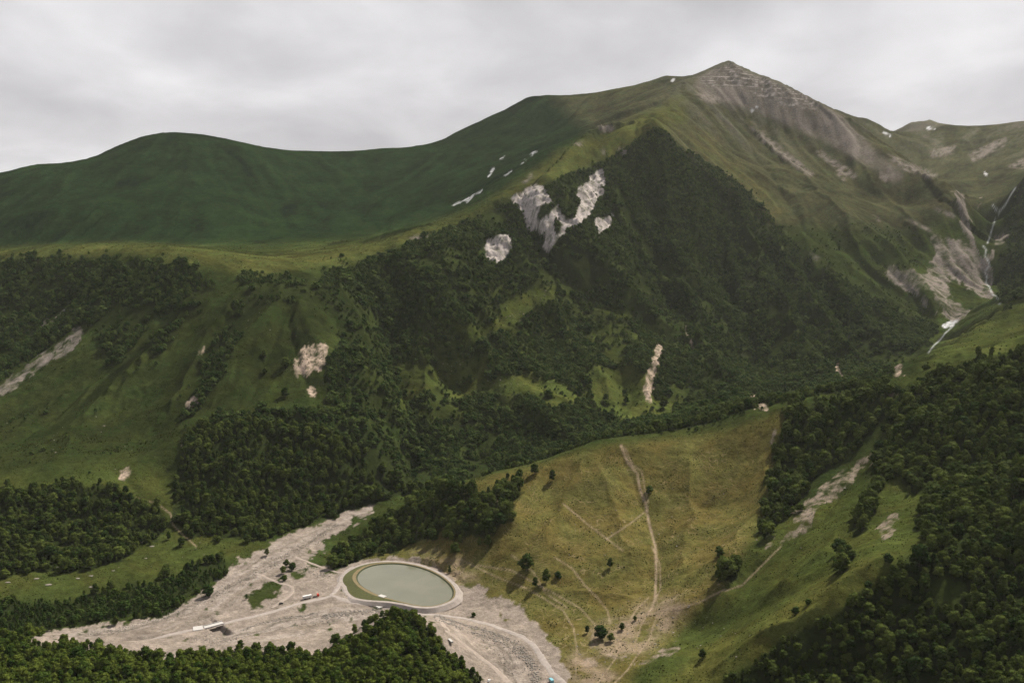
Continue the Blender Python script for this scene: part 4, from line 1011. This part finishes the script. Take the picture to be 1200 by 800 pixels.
# single trees on the open ground ------------------------------------------------------------------
SINGLE = [  # foot pixel, height in pixels, crown shape, label
    (617, 669, 21, 'round', 'large round tree alone on the meadow slope right of the pond'),
    (533, 650, 15, 'round', 'round tree nearest the pond of the small group below the spur wood'),
    (529, 634, 12, 'oval', 'slim left-hand tree at the back of the group above the pond'),
    (539, 637, 11, 'oval', 'small right-hand tree at the back of the group above the pond'),
    (562, 640, 11, 'oval', 'left tree of the pair between the spur wood and the lone round tree'),
    (572, 641, 15, 'oval', 'taller right tree of the pair between the spur wood and the lone round tree'),
    (627, 689, 13, 'oval', 'dark slim tree, lowest of the three below the lone round tree'),
    (640, 683, 17, 'oval', 'tallest tree of the three below the lone round tree'),
    (654, 677, 8, 'shrub', 'low bush right of the three trees below the lone round tree'),
    (715, 665, 12, 'oval', 'small dark tree alone in the middle of the meadow, left of the trail'),
    (647, 564, 14, 'oval', 'tree just under the meadow crest, right of the spur wood'),
    (626, 556, 13, 'round', 'tree on the skyline of the meadow crest beside the spur wood'),
    (527, 671, 9, 'young', 'small pointed tree beside the ring road of the pond'),
    (703, 748, 16, 'broad', 'largest tree of the row on the dry fan at the bottom of the meadow'),
    (688, 742, 10, 'oval', 'leftmost small tree of the row on the dry fan'),
    (716, 752, 11, 'round', 'tree right of the largest one in the row on the dry fan'),
    (729, 738, 9, 'round', 'fourth tree from the left in the row on the dry fan'),
    (744, 727, 6, 'round', 'rightmost and smallest tree of the row on the dry fan'),
    (761, 577, 8, 'shrub', 'bush beside the trail high on the meadow'),
    (823, 771, 11, 'round', 'small tree on the grass at the bottom, below the right-hand ravine'),
    (850, 677, 24, 'broad', 'broad dark tree at the mouth of the scarred ravine'),
    (862, 668, 16, 'round', 'smaller tree behind the broad one at the mouth of the scarred ravine'),
    (1040, 660, 12, 'broad', 'rounded tree on the grassy crest above the right-hand wood'),
    (932, 719, 9, 'shrub', 'bush on the green slope left of the grassy crest'),
    (947, 708, 7, 'shrub', 'small bush uphill of the bush left of the grassy crest'),
    (310, 419, 9, 'round', 'upper tree of the pair on the bench left of the pale landslip'),
    (311, 438, 8, 'round', 'lower tree of the pair on the bench left of the pale landslip'),
    (335, 430, 11, 'broad', 'dark tree on the bench just left of the pale landslip'),
    (334, 466, 12, 'round', 'lone tree at the lower edge of the bench above the dark bluff forest'),
    (213, 640, 11, 'round', 'right tree of the two on the valley meadow by the path'),
    (198, 632, 10, 'oval', 'left tree of the two on the valley meadow by the path'),
    (313, 651, 9, 'oval', 'small tree standing alone on the gravel at the river bend'),
    (289, 702, 7, 'young', 'small pointed tree at the left end of the grass patch in the river bed'),
    (643, 466, 10, 'shrub', 'round bush on the grassy bench in the middle of the mountain face'),
    (710, 470, 9, 'round', 'left tree on the bright clearing beside the narrow landslide'),
    (734, 473, 8, 'round', 'right tree on the bright clearing beside the narrow landslide'),
    (682, 448, 12, 'round', 'tall round tree between the two grassy benches of the mountain face'),
    (778, 478, 13, 'round', 'tree at the foot of the narrow landslide'),
    (336, 664, 9, 'round', 'top tree of the thicket in the bend of the gravel tracks'),
    (332, 672, 9, 'round', 'left tree of the thicket in the bend of the gravel tracks'),
    (343, 668, 9, 'broad', 'right tree of the thicket in the bend of the gravel tracks'),
    (333, 680, 7, 'shrub', 'lowest bush of the thicket in the bend of the gravel tracks'),
    (390, 665, 15, 'broad', 'dark tree at the tip of the spur wood, beside the gravel track'),
    (555, 722, 5, 'shrub', 'small bush on the bare gravel right of the pond'),
]
KIDX = {'round': (V_RIGHT, 0), 'oval': (V_RIGHT, 2), 'broad': (V_RIGHT, 1), 'young': (V_YOUNG, 0), 'shrub': (V_YOUNG, 3)}
for (a, b, hp, kd, lab) in SINGLE:
    x, y, z = pick(a, b)
    hgt = hp * y / F * 1.05
    vs, i = KIDX[kd]
    nm = {'shrub': 'bush', 'young': 'sapling'}.get(kd, 'broadleaf_tree')
    t = tree_thing(nm, (x, y, z - 0.1), hgt, 1.05, random.uniform(0, 6.28), vs[i], lab)
    if nm == 'bush': t['category'] = 'bush'

# ------------------------------------------------------------------ pond: water, bank, ring road
def water_material():
    m, nt, b = mat('pond_water')
    g = nnode(nt, 'ShaderNodeNewGeometry')
    n_ = nnode(nt, 'ShaderNodeTexNoise', Scale=0.035, Detail=5.0, Distortion=0.6); nt.links.new(g.outputs['Position'], n_.inputs['Vector'])
    mx = nnode(nt, 'ShaderNodeMix', data_type='RGBA'); nt.links.new(n_.outputs['Fac'], mx.inputs['Factor'])
    mx.inputs[6].default_value = (.088, .092, .064, 1); mx.inputs[7].default_value = (.140, .135, .098, 1)
    nt.links.new(mx.outputs[2], b.inputs['Base Color'])
    w = nnode(nt, 'ShaderNodeTexNoise', Scale=1.2, Detail=3.0); nt.links.new(g.outputs['Position'], w.inputs['Vector'])
    bp = nnode(nt, 'ShaderNodeBump', Strength=0.12, Distance=0.1); nt.links.new(w.outputs['Fac'], bp.inputs['Height']); nt.links.new(bp.outputs[0], b.inputs['Normal'])
    b.inputs['Roughness'].default_value = 0.06; b.inputs['Specular IOR Level'].default_value = 0.6; b.inputs['IOR'].default_value = 1.33
    return m
GRAVEL_M = simple('road_gravel', (.238, .207, .185), 0.95, 0.22, 0.25, bump=0.2)
TRACK_M = simple('track_gravel', (.225, .186, .156), 0.95, 0.25, 0.25, bump=0.3)
BANK_M = simple('bank_grass', (.052, .055, .016), 0.95, 0.35, 0.4, bump=0.5)
WETBANK_M = simple('bank_reeds', (.028, .035, .013), 0.95, 0.35, 0.8, bump=0.5)
DRYBANK_M = simple('bank_dry', (.13, .10, .05), 0.95, 0.25, 0.5, bump=0.4)
CONC = simple('concrete', (.36, .345, .325), 0.85, 0.1, 0.6)

nS = len(shore)
tan = np.roll(shore, -1, 0) - np.roll(shore, 1, 0); tan /= np.linalg.norm(tan, axis=1)[:, None]
nor = np.stack([tan[:, 1], -tan[:, 0]], -1)
if ((shore - pc) * nor).sum() < 0: nor = -nor
cx_, cy_ = shore[:, 0], shore[:, 1]
V = [(p[0], p[1], 2.4) for p in shore] + [(pc[0], pc[1], 2.4)]
pond = obj('pond', mesh_np('pond', V, [(i, (i + 1) % nS, nS) for i in range(nS)]), None, water_material())
tag(pond, 'oval grey-green pond in the middle of the gravel', None, None, 'structure')
def ring(name, prof, m):
    """prof: list of (offset outward, height) functions along the shore"""
    V, Fc = [], []
    for off, zz_ in prof:
        for i in range(nS):
            o_ = off(i) if callable(off) else off; z_ = zz_(i) if callable(zz_) else zz_
            V.append((shore[i, 0] + nor[i, 0] * o_, shore[i, 1] + nor[i, 1] * o_, z_))
    for k in range(len(prof) - 1):
        for i in range(nS):
            j = (i + 1) % nS
            Fc.append((k * nS + i, k * nS + j, (k + 1) * nS + j, (k + 1) * nS + i))
    o = obj(name, mesh_np(name, V, Fc, smooth=False), None, m); o['kind'] = 'structure'
    return o
# how wide the grass bank is on each side of the pond: widest on the lower left, none at the front
angp = np.arctan2(shore[:, 1] - pc[1], shore[:, 0] - pc[0])
def adist(a, c): return np.abs((a - c + np.pi) % (2 * np.pi) - np.pi)
lowleft = np.exp(-(adist(angp, math.radians(-155)) / 0.75) ** 2)
leftside = np.exp(-(adist(angp, math.radians(160)) / 0.6) ** 2)
inner = 1.6 + 2.6 * np.maximum(lowleft, leftside)
jit = fbm(cx_, cy_, 14, 2, seed=150) * 0.5
o = ring('pond_bank', [(-1.2, 1.6), (lambda i: 1.5 + 0.3 * jit[i], 3.3)], WETBANK_M); tag(o, 'dark grassy inner bank round the pond')
o = ring('bank_path', [(lambda i: 1.5 + 0.3 * jit[i], 3.3), (lambda i: 1.6 + inner[i] * 0.9 + 0.3 * jit[i], 3.5)], DRYBANK_M); tag(o, 'dry grass edge on top of the pond bank')
gw = lambda i: 1.6 + inner[i] * 0.9 + 0.3 * jit[i] + 13.0 * max(lowleft[i], 0.75 * leftside[i])
o = ring('grass_bank', [(lambda i: 1.6 + inner[i] * 0.9 + 0.3 * jit[i], 3.5), (lambda i: gw(i) + 0.2, lambda i: 3.45 - 2.1 * lowleft[i] - 1.6 * leftside[i])], BANK_M); tag(o, 'grassy outer bank on the left of the pond')
o = ring('ring_road', [(lambda i: gw(i) + 0.2, lambda i: 3.45 - 2.1 * lowleft[i] - 1.6 * leftside[i]), (lambda i: gw(i) + 3.9 + 0.9 * jit[i], lambda i: 3.4 - 2.1 * lowleft[i] - 1.6 * leftside[i]), (lambda i: gw(i) + 7.6 + 1.5 * jit[i], -0.6)], GRAVEL_M); tag(o, 'pale gravel ring road round the pond')

# ------------------------------------------------------------------ roads and tracks laid on the ground
def ribbon(name, pts, width, m, label, lift=0.22, jitter=0.35, flatz=None, world_pts=False):
    if world_pts: w = np.asarray(pts)
    else: w = np.array([pick(a, b)[:2] for a, b in pts])
    c = resample(w, 3.0)
    t_ = np.gradient(c, axis=0); t_ /= np.linalg.norm(t_, axis=1)[:, None] + 1e-9
    nn_ = np.stack([-t_[:, 1], t_[:, 0]], -1)
    K = 6; V, Fc = [], []
    for i in range(len(c)):
        wl_ = width * (1 + jitter * float(fbm(c[i, 0], c[i, 1], 17, 2, seed=160))); wr_ = width * (1 + jitter * float(fbm(c[i, 0], c[i, 1], 17, 2, seed=170)))
        for k in range(K):
            f_ = k / (K - 1)
            q_ = c[i] + nn_[i] * (-(wl_) / 2 * (1 - f_) + wr_ / 2 * f_)
            h_ = float(hraw(q_[0], q_[1]))
            edge = -0.35 if k in (0, K - 1) else 0.0
            V.append((q_[0], q_[1], (max(h_, flatz) if flatz is not None else h_) + lift + edge))
    for i in range(len(c) - 1):
        for k in range(K - 1):
            a = i * K + k; Fc.append((a, a + 1, a + K + 1, a + K))
    o = obj(name, mesh_np(name, V, Fc, smooth=True), None, m); o['kind'] = 'structure'; o['label'] = label
    return o
ribbon('road', road_w, 5.6, GRAVEL_M, 'pale gravel road on a low embankment crossing the river bed', 0.25, 0.3, 2.0, True)
ribbon('road', [(386, 698), (398, 702), (415, 706), (432, 708), (447, 710), (465, 714), (485, 718), (500, 720), (520, 721), (540, 724), (560, 728), (575, 732), (600, 741), (617, 750), (630, 764), (641, 780), (652, 792), (664, 806)], 6.0, GRAVEL_M, 'pale gravel road running past the pond and down to the right', 0.3, 0.45)
ribbon('track', [(512, 722), (522, 735), (532, 745), (548, 758), (563, 770), (583, 786), (598, 802)], 5.5, TRACK_M, 'gravel track along the river bed beside the near wood', 0.25, 0.5)
ribbon('road', [(388, 697), (396, 688), (401, 679), (404, 671), (414, 664)], 5.0, GRAVEL_M, 'short gravel road joining the ring road to the bridge road', 0.3, 0.15)
ribbon('track', [(402, 672), (390, 669), (378, 665), (365, 660), (352, 655), (346, 653)], 4.0, TRACK_M, 'gravel track from the ring road to the upper river bed', 0.3, 0.25)
ribbon('track', [(300, 672), (312, 677), (325, 682), (338, 686), (343, 690), (340, 697), (330, 704), (318, 712)], 4.2, TRACK_M, 'gravel track curling round the grass patch in the river bed', 0.3, 0.25)

# ------------------------------------------------------------------ bridge
def boxv(V, Fc, c, sx, sy, sz, R=None, taper=1.0):
    b = len(V)
    for dz in (-1, 1):
        k = taper if dz > 0 else 1.0
        for dx, dy in ((-1, -1), (1, -1), (1, 1), (-1, 1)):
            V.append((c[0] + dx * sx / 2 * k, c[1] + dy * sy / 2 * k, c[2] + dz * sz / 2))
    for f in ((0, 3, 2, 1), (4, 5, 6, 7), (0, 1, 5, 4), (1, 2, 6, 5), (2, 3, 7, 6), (3, 0, 4, 7)):
        Fc.append(tuple(b + q_ for q_ in f))
def box_part(name, parent, m, boxes, bevel=0.0):
    V, Fc = [], []
    for bx in boxes: boxv(V, Fc, *bx)
    me_ = mesh_np(name, V, Fc)
    if bevel:
        bm = bmesh.new(); bm.from_mesh(me_); bmesh.ops.bevel(bm, geom=bm.edges[:], offset=bevel, segments=2, affect='EDGES'); bm.to_mesh(me_); bm.free()
    return obj(name, me_, parent, m)
brz = math.atan2(axis[1], axis[0])
bridge = empty('bridge', (cen[0], cen[1], -2.0), brz)
box_part('deck', bridge, CONC, [((0, 0, 4.15), 18.0, 6.8, 0.7)])
for sgn in (-1, 1):
    box_part('parapet', bridge, CONC, [((0, sgn * 3.2, 4.82), 18.0, 0.35, 0.6)])
    box_part('abutment', bridge, CONC, [((sgn * 7.2, 0, 1.9), 1.6, 7.0, 3.75)])
    box_part('wing_wall', bridge, CONC, [((sgn * 8.6, -4.4, 1.7), 1.0, 3.0, 3.2)])
tag(bridge, 'short white concrete bridge carrying the gravel road over the stream', 'bridge')
def slab(name, a, b, w, h, label, cat='slab'):
    p, q_ = np.array(pick(*a)), np.array(pick(*b))
    mid = (p + q_) / 2; L = np.linalg.norm((q_ - p)[:2])
    V, Fc = [], []
    boxv(V, Fc, (0, 0, h / 2), L, w, h, None, 0.96)
    me_ = mesh_np(name, V, Fc)
    o = obj(name, me_, None, CONC); o.location = (mid[0], mid[1], max(p[2], q_[2]) - 0.1); o.rotation_euler = (0, 0, math.atan2(q_[1] - p[1], q_[0] - p[0]))
    return tag(o, label, cat)
slab('concrete_slab', (442, 712), (452, 708.5), 6.0, 0.9, 'flat white concrete slab by the road just in front of the pond')
o = slab('concrete_block', (526, 750), (530, 756), 2.2, 1.4, 'long white concrete block at the edge of the near wood', 'block')
o = slab('concrete_slab', (226, 737), (238, 735.5), 9.0, 0.7, 'white concrete apron at the left end of the bridge')
o.location.z = 1.9
ii = int(np.argmin(adist(angp, math.radians(-118))))
V, Fc = [], []; boxv(V, Fc, (0, 0, 0), 8.0, 5.0, 0.8, None, 0.95)
o = obj('concrete_ramp', mesh_np('concrete_ramp', V, Fc), None, CONC)
o.location = (shore[ii, 0] + nor[ii, 0] * 1.5, shore[ii, 1] + nor[ii, 1] * 1.5, 3.5); o.rotation_euler = (0, 0, math.atan2(tan[ii, 1], tan[ii, 0]))
tag(o, 'white concrete ramp on the near shore of the pond', 'ramp')

# ------------------------------------------------------------------ vehicles
PAINT = {k: simple('paint_' + k, c, 0.35, 0.04, 1.0) for k, c in dict(white=(.55, .55, .54), red=(.55, .06, .035), black=(.03, .03, .032), blue=(.16, .36, .42)).items()}
GLASSM = simple('glass', (.03, .035, .04), 0.1, 0.05, 1.0)
TYRE = simple('tyre', (.025, .025, .025), 0.9, 0.1, 1.0)
def wheel(parent, x, y, rad, w):
    bm = bmesh.new(); bmesh.ops.create_cone(bm, cap_ends=True, segments=14, radius1=rad, radius2=rad, depth=w)
    bmesh.ops.bevel(bm, geom=[e for e in bm.edges if len(e.link_faces) == 2 and e.calc_face_angle(0) > 1], offset=rad * .15, segments=1, affect='EDGES')
    bmesh.ops.rotate(bm, verts=bm.verts, cent=(0, 0, 0), matrix=__import__('mathutils').Matrix.Rotation(math.pi / 2, 3, 'X'))
    bmesh.ops.translate(bm, verts=bm.verts, vec=(x, y, rad))
    me_ = bpy.data.meshes.new('wheel'); bm.to_mesh(me_); bm.free()
    return obj('wheel', me_, parent, TYRE)
def profile_body(name, parent, m, prof, w, top_in=0.12):
    """extrude a side profile (x, z); upper points pulled inwards"""
    zmax = max(p[1] for p in prof); zmin = min(p[1] for p in prof)
    V, Fc = [], []; n_ = len(prof)
    for s_ in (-1, 1):
        for (x_, z_) in prof:
            k = 1 - top_in * ((z_ - zmin) / (zmax - zmin)) ** 2
            V.append((x_, s_ * w / 2 * k, z_))
    Fc.append(tuple(range(n_))[::-1]); Fc.append(tuple(range(n_, 2 * n_)))
    for i in range(n_):
        j = (i + 1) % n_; Fc.append((i, j, n_ + j, n_ + i))
    me_ = mesh_np(name, V, Fc)
    bm = bmesh.new(); bm.from_mesh(me_); bmesh.ops.bevel(bm, geom=bm.edges[:], offset=0.05, segments=2, affect='EDGES'); bmesh.ops.recalc_face_normals(bm, faces=bm.faces); bm.to_mesh(me_); bm.free()
    return obj(name, me_, parent, m)
def car(loc, rz, m, label, name='car'):
    e = empty(name, loc, rz)
    profile_body('body', e, m, [(-2.1, .35), (-2.15, .85), (-1.9, 1.0), (1.0, 1.02), (2.0, .85), (2.1, .4)], 1.75, 0.06)
    profile_body('cabin', e, GLASSM, [(-1.75, .98), (-1.35, 1.5), (.35, 1.5), (1.0, 1.0)], 1.55, 0.2)
    box_part('roof', e, m, [((-.5, 0, 1.5), 1.7, 1.25, .06)])
    for x_ in (-1.3, 1.3):
        for y_ in (-.8, .8): wheel(e, x_, y_, .34, .22)
    return tag(e, label, 'car')
def truck(loc, rz, cab, box, label, length=9.0, name='truck'):
    e = empty(name, loc, rz)
    profile_body('cab', e, cab, [(length / 2 - 2.0, .55), (length / 2 - 2.0, 2.9), (length / 2 - .5, 2.9), (length / 2 - .05, 1.9), (length / 2, .55)], 2.4, 0.06)
    box_part('windscreen', e, GLASSM, [((length / 2 - .17, 0, 2.25), .12, 2.0, .7)])
    box_part('chassis', e, TYRE, [((-.3, 0, .75), length - 1.2, 1.1, .3)])
    if box: box_part('load_body', e, box, [((-1.1, 0, 2.15), length - 2.6, 2.5, 2.5)], 0.05)
    for x_ in (length / 2 - 1.3, -length / 2 + 1.1, -length / 2 + 2.4):
        for y_ in (-1.0, 1.0): wheel(e, x_, y_, .5, .34)
    return tag(e, label, 'truck')
def road_angle(a, b):
    p, q_ = pick(*a), pick(*b); return math.atan2(q_[1] - p[1], q_[0] - p[0])
def on_road(a, b, lift):
    x_, y_, z_ = pick(a, b); return (x_, y_, z_ + lift)
ra = road_angle((350, 704), (376, 698))
truck(on_road(370, 699.5, 0.1), ra, PAINT['red'], None, 'red lorry cab with a bare chassis, beside the road near the pond', 7.0, 'lorry')
e = empty('trailer', on_road(360, 701.5, 0.1), ra)
box_part('load_body', e, PAINT['white'], [((0, 0, 2.2), 9.0, 2.5, 2.5)], 0.05)
box_part('chassis', e, TYRE, [((0, 0, .8), 8.5, 1.1, .3)])
for x_ in (-3.2, -1.9, 3.0):
    for y_ in (-1.0, 1.0): wheel(e, x_, y_, .5, .34)
tag(e, 'long white trailer parked behind the red lorry cab', 'trailer')
car(on_road(329.5, 707.5, 0.1), ra, PAINT['black'], 'small black car on the wide gravel road left of the white trailer')
truck(on_road(646, 800, 0.3), road_angle((652, 792), (630, 764)), PAINT['blue'], PAINT['blue'], 'pale blue truck on the road at the bottom edge of the picture', 6.5)
car(on_road(573, 798, 0.2), 1.2, PAINT['white'], 'white car parked at the edge of the near wood at the bottom')

# ------------------------------------------------------------------ rocks
STONE = simple('pale_stone', (.165, .146, .125), 0.9, 0.22, 0.5, bump=0.4)
def rock_mesh(i, flat=0.6):
    r = np.random.default_rng(300 + i); iv, ifc = ico(2)
    n_ = r.normal(size=(7, 3)); n_ /= np.linalg.norm(n_, axis=1)[:, None]
    v = iv.copy()
    for k in range(7):
        d = v @ n_[k]; lim = r.uniform(.55, .85)
        v -= np.outer(np.clip(d - lim, 0, None), n_[k])
    v *= 1 + r.normal(0, .03, (len(v), 1)); v *= np.array([1, r.uniform(.6, .9), flat * r.uniform(.8, 1.1)])
    me_ = mesh_np('rock', v, ifc); me_.materials.append(STONE); return me_
ROCKS = [rock_mesh(i) for i in range(6)]
BOULDERS = [(9, 682.5, 8, 'flat pale slab of rock farthest left on the valley meadow'), (43, 678.5, 7, 'pale slab, second from the left on the valley meadow'), (57, 685.5, 9, 'long pale slab in front on the left of the valley meadow'), (68, 665, 5, 'thin pale slab at the foot of the round dark wood'),
            (91, 678, 6, 'pale slab in the middle of the valley meadow'), (107, 675, 7, 'pale slab right of the middle of the valley meadow'), (107, 688, 7, 'pale slab on the edge of the young thicket'), (133, 669, 5, 'small pale slab right of centre on the valley meadow'), (166, 636, 4, 'small pale rock by the right end of the round dark wood'), (178, 640.5, 7, 'largest pale rock beside the trees on the valley meadow'), (171, 654.5, 4, 'small pale rock below the trees on the valley meadow'), (193, 671, 4, 'bright rock at the upper edge of the young thicket'),
            (789, 741, 4, 'bright white boulder on the slope right of the dry fan'), (821, 756, 3, 'small white boulder just above the small bottom tree'), (677, 743, 3, 'white boulder beside the path left of the dry fan trees'), (1012, 611, 4, 'pale rock on the green slope right of the ravine'), (990, 572, 4, 'pale boulder beside the brown scar')]
for (a, b, wpx, lab) in BOULDERS:
    x_, y_, z_ = pick(a, b); s_ = wpx * y_ / F / 2
    o = obj('boulder', ROCKS[random.randrange(6)], None); o.location = (x_, y_, z_ + 0.1 * s_); o.scale = (s_, s_ * .8, s_ * .3); o.rotation_euler = (0, 0, random.uniform(-.3, .5))
    tag(o, lab, 'boulder', 'pale boulders on the meadows')
# loose stones: river bed, bank revetments and mountain benches
r = np.random.default_rng(77); SP_, SS_ = [], []
def rocks_along(pts, spread, count, smin, smax):
    w = resample(np.array([pick(a, b)[:2] for a, b in pts]), 2.0)
    i = r.integers(0, len(w), count); p = w[i] + r.normal(0, spread, (count, 2))
    for q_ in p: SP_.append((q_[0], q_[1])); SS_.append(smin + (smax - smin) * r.random() ** 3)
rocks_along([(512, 722), (535, 729), (560, 737), (585, 745), (603, 755), (616, 768), (624, 782), (628, 798)], 2.4, 1300, .3, 1.3)
rocks_along([(515, 727), (540, 736), (570, 746), (595, 757), (610, 770)], 2.5, 500, .3, 1.3)
rocks_along([(380, 722), (400, 719), (420, 717), (445, 715)], 3.0, 650, .3, 1.2)
rocks_along([(285, 738), (310, 730), (340, 724), (370, 719)], 1.8, 350, .3, 1.2)
rocks_along([(255, 752), (300, 742), (350, 731), (400, 727)], 3.0, 300, .3, 1.1)
rocks_along([(392, 615), (360, 637), (330, 655), (285, 680), (232, 706), (180, 728), (110, 742)], 5.0, 1300, .3, 1.1)
rocks_along([(355, 665), (365, 670), (385, 676)], 6.0, 250, .3, 1.0)
rocks_along([(230, 745), (245, 750), (260, 755)], 6.0, 200, .3, 1.0)
rocks_along([(565, 752), (590, 765), (602, 790)], 6.0, 300, .2, .9)
for (a, b, dx, dy, n_) in [(640, 342, 30, 8, 40), (605, 370, 14, 7, 30), (520, 428, 26, 8, 35), (590, 450, 30, 5, 24), (650, 446, 20, 5, 10), (300, 380, 50, 40, 25), (120, 520, 80, 40, 40), (200, 655, 80, 20, 30), (720, 760, 60, 25, 150), (780, 735, 70, 30, 120), (930, 610, 60, 40, 60), (740, 600, 120, 60, 90)]:
    for _ in range(n_):
        x_, y_, z_ = pick(a + r.normal() * dx * .6, b + r.normal() * dy * .6)
        SP_.append((x_, y_)); SS_.append((0.25 + 1.1 * r.random() ** 3) * (1.5 if y_ > 1250 else 0.8))
SP_ = np.array(SP_); SS_ = np.array(SS_)
zs_ = hraw(SP_[:, 0], SP_[:, 1]) + SS_ * 0.1
n_ = len(SS_)
def tuft_mesh(i):
    r_ = np.random.default_rng(500 + i); V_, F_ = [], []
    for k in range(9):
        a = r_.uniform(0, 6.28); d = r_.uniform(0, .45); h = r_.uniform(.5, 1.0); w_ = r_.uniform(.2, .4)
        cx2, cy2 = math.cos(a) * d, math.sin(a) * d; b2 = len(V_); t2 = r_.uniform(0, 3.14)
        V_ += [(cx2 - math.cos(t2) * w_, cy2 - math.sin(t2) * w_, -0.1), (cx2 + math.cos(t2) * w_, cy2 + math.sin(t2) * w_, -0.1), (cx2 * 1.7, cy2 * 1.7, h)]
        F_.append((b2, b2 + 1, b2 + 2))
    m_ = mesh_np('tuft', V_, F_); m_.materials.append(foliage_tuft[i]); return m_
foliage_tuft = [foliage('tuft_leaves', (.024, .036, .008), (.050, .056, .012)), foliage('tuft_dry', (.040, .044, .011), (.085, .075, .020)), foliage('tuft_dark', (.018, .030, .008), (.036, .050, .012))]
TUFTS = [tuft_mesh(i) for i in range(3)]
tx, ty, tr_ = candidates(-700, 700, 720, 1300, 2.6, 8)
opn = (1 - at_grid(frs, tx, ty)) * (at_grid(M['gravel'], tx, ty) < 0.2) * (at_grid(bh, tx, ty) < 25) * (1 - at_grid(np.clip(M['trail'] + M['scar'], 0, 1), tx, ty))
tk_ = tr_.uniform(size=len(tx)) < opn * np.clip(0.22 + 0.9 * fbm(tx, ty, 26, 3, 0.6, seed=180), 0.02, 0.8)
tx2, ty2, tr2 = candidates(-1450, 1500, 1250, 2300, 5.0, 9)
op2 = (1 - at_grid(frs, tx2, ty2)) * (at_grid(bh, tx2, ty2) < 25) * (1 - at_grid(np.clip(M['rock'] + M['scree'] + M['gravel'], 0, 1), tx2, ty2))
tk2 = tr2.uniform(size=len(tx2)) < op2 * np.clip(0.15 + 0.9 * fbm(tx2, ty2, 40, 3, 0.6, seed=181), 0.01, 0.6)
tx, ty = np.concatenate([tx[tk_], tx2[tk2]]), np.concatenate([ty[tk_], ty2[tk2]])
nt_ = len(tx); ts_ = tr_.uniform(.35, 1.0, nt_) * np.where(ty > 1250, 1.7, 1.0) * np.where(tr_.uniform(size=nt_) < .08, 1.7, 1)
scatter('grass_tufts', np.column_stack([tx, ty, hraw(tx, ty)]), np.column_stack([np.zeros(nt_), np.zeros(nt_), tr_.uniform(0, 6.28, nt_)]), np.column_stack([ts_ * 1.2, ts_ * 1.2, ts_ * .8]), tr_.integers(0, 3, nt_), template_collection('tuft_kinds', TUFTS), 'rough grass tufts and low scrub on the open slopes')
scatter('loose_stones', np.column_stack([SP_, zs_]), np.column_stack([r.normal(0, .2, n_), r.normal(0, .2, n_), r.uniform(0, 6.28, n_)]), np.column_stack([SS_, SS_, SS_]), r.integers(0, 6, n_), template_collection('stone_kinds', ROCKS), 'loose pale stones along the river bed, on road banks and mountain benches')

# ------------------------------------------------------------------ haze
V, Fc = [], []; boxv(V, Fc, (0, 4850, 430), 20000, 10300, 1100)
haze = obj('haze', mesh_np('haze', V, Fc)); haze['kind'] = 'stuff'; haze['label'] = 'thin pale haze in the valley air'
hm = bpy.data.materials.new('haze_air'); hm.use_nodes = True
hn = hm.node_tree; hn.nodes.clear()
ho = nnode(hn, 'ShaderNodeOutputMaterial'); hv = nnode(hn, 'ShaderNodeVolumePrincipled')
hv.inputs['Color'].default_value = (0.86, 0.87, 0.88, 1); hv.inputs['Density'].default_value = 0.000011; hv.inputs['Anisotropy'].default_value = 0.2
hn.links.new(hv.outputs[0], ho.inputs['Volume'])
haze.data.materials.append(hm)
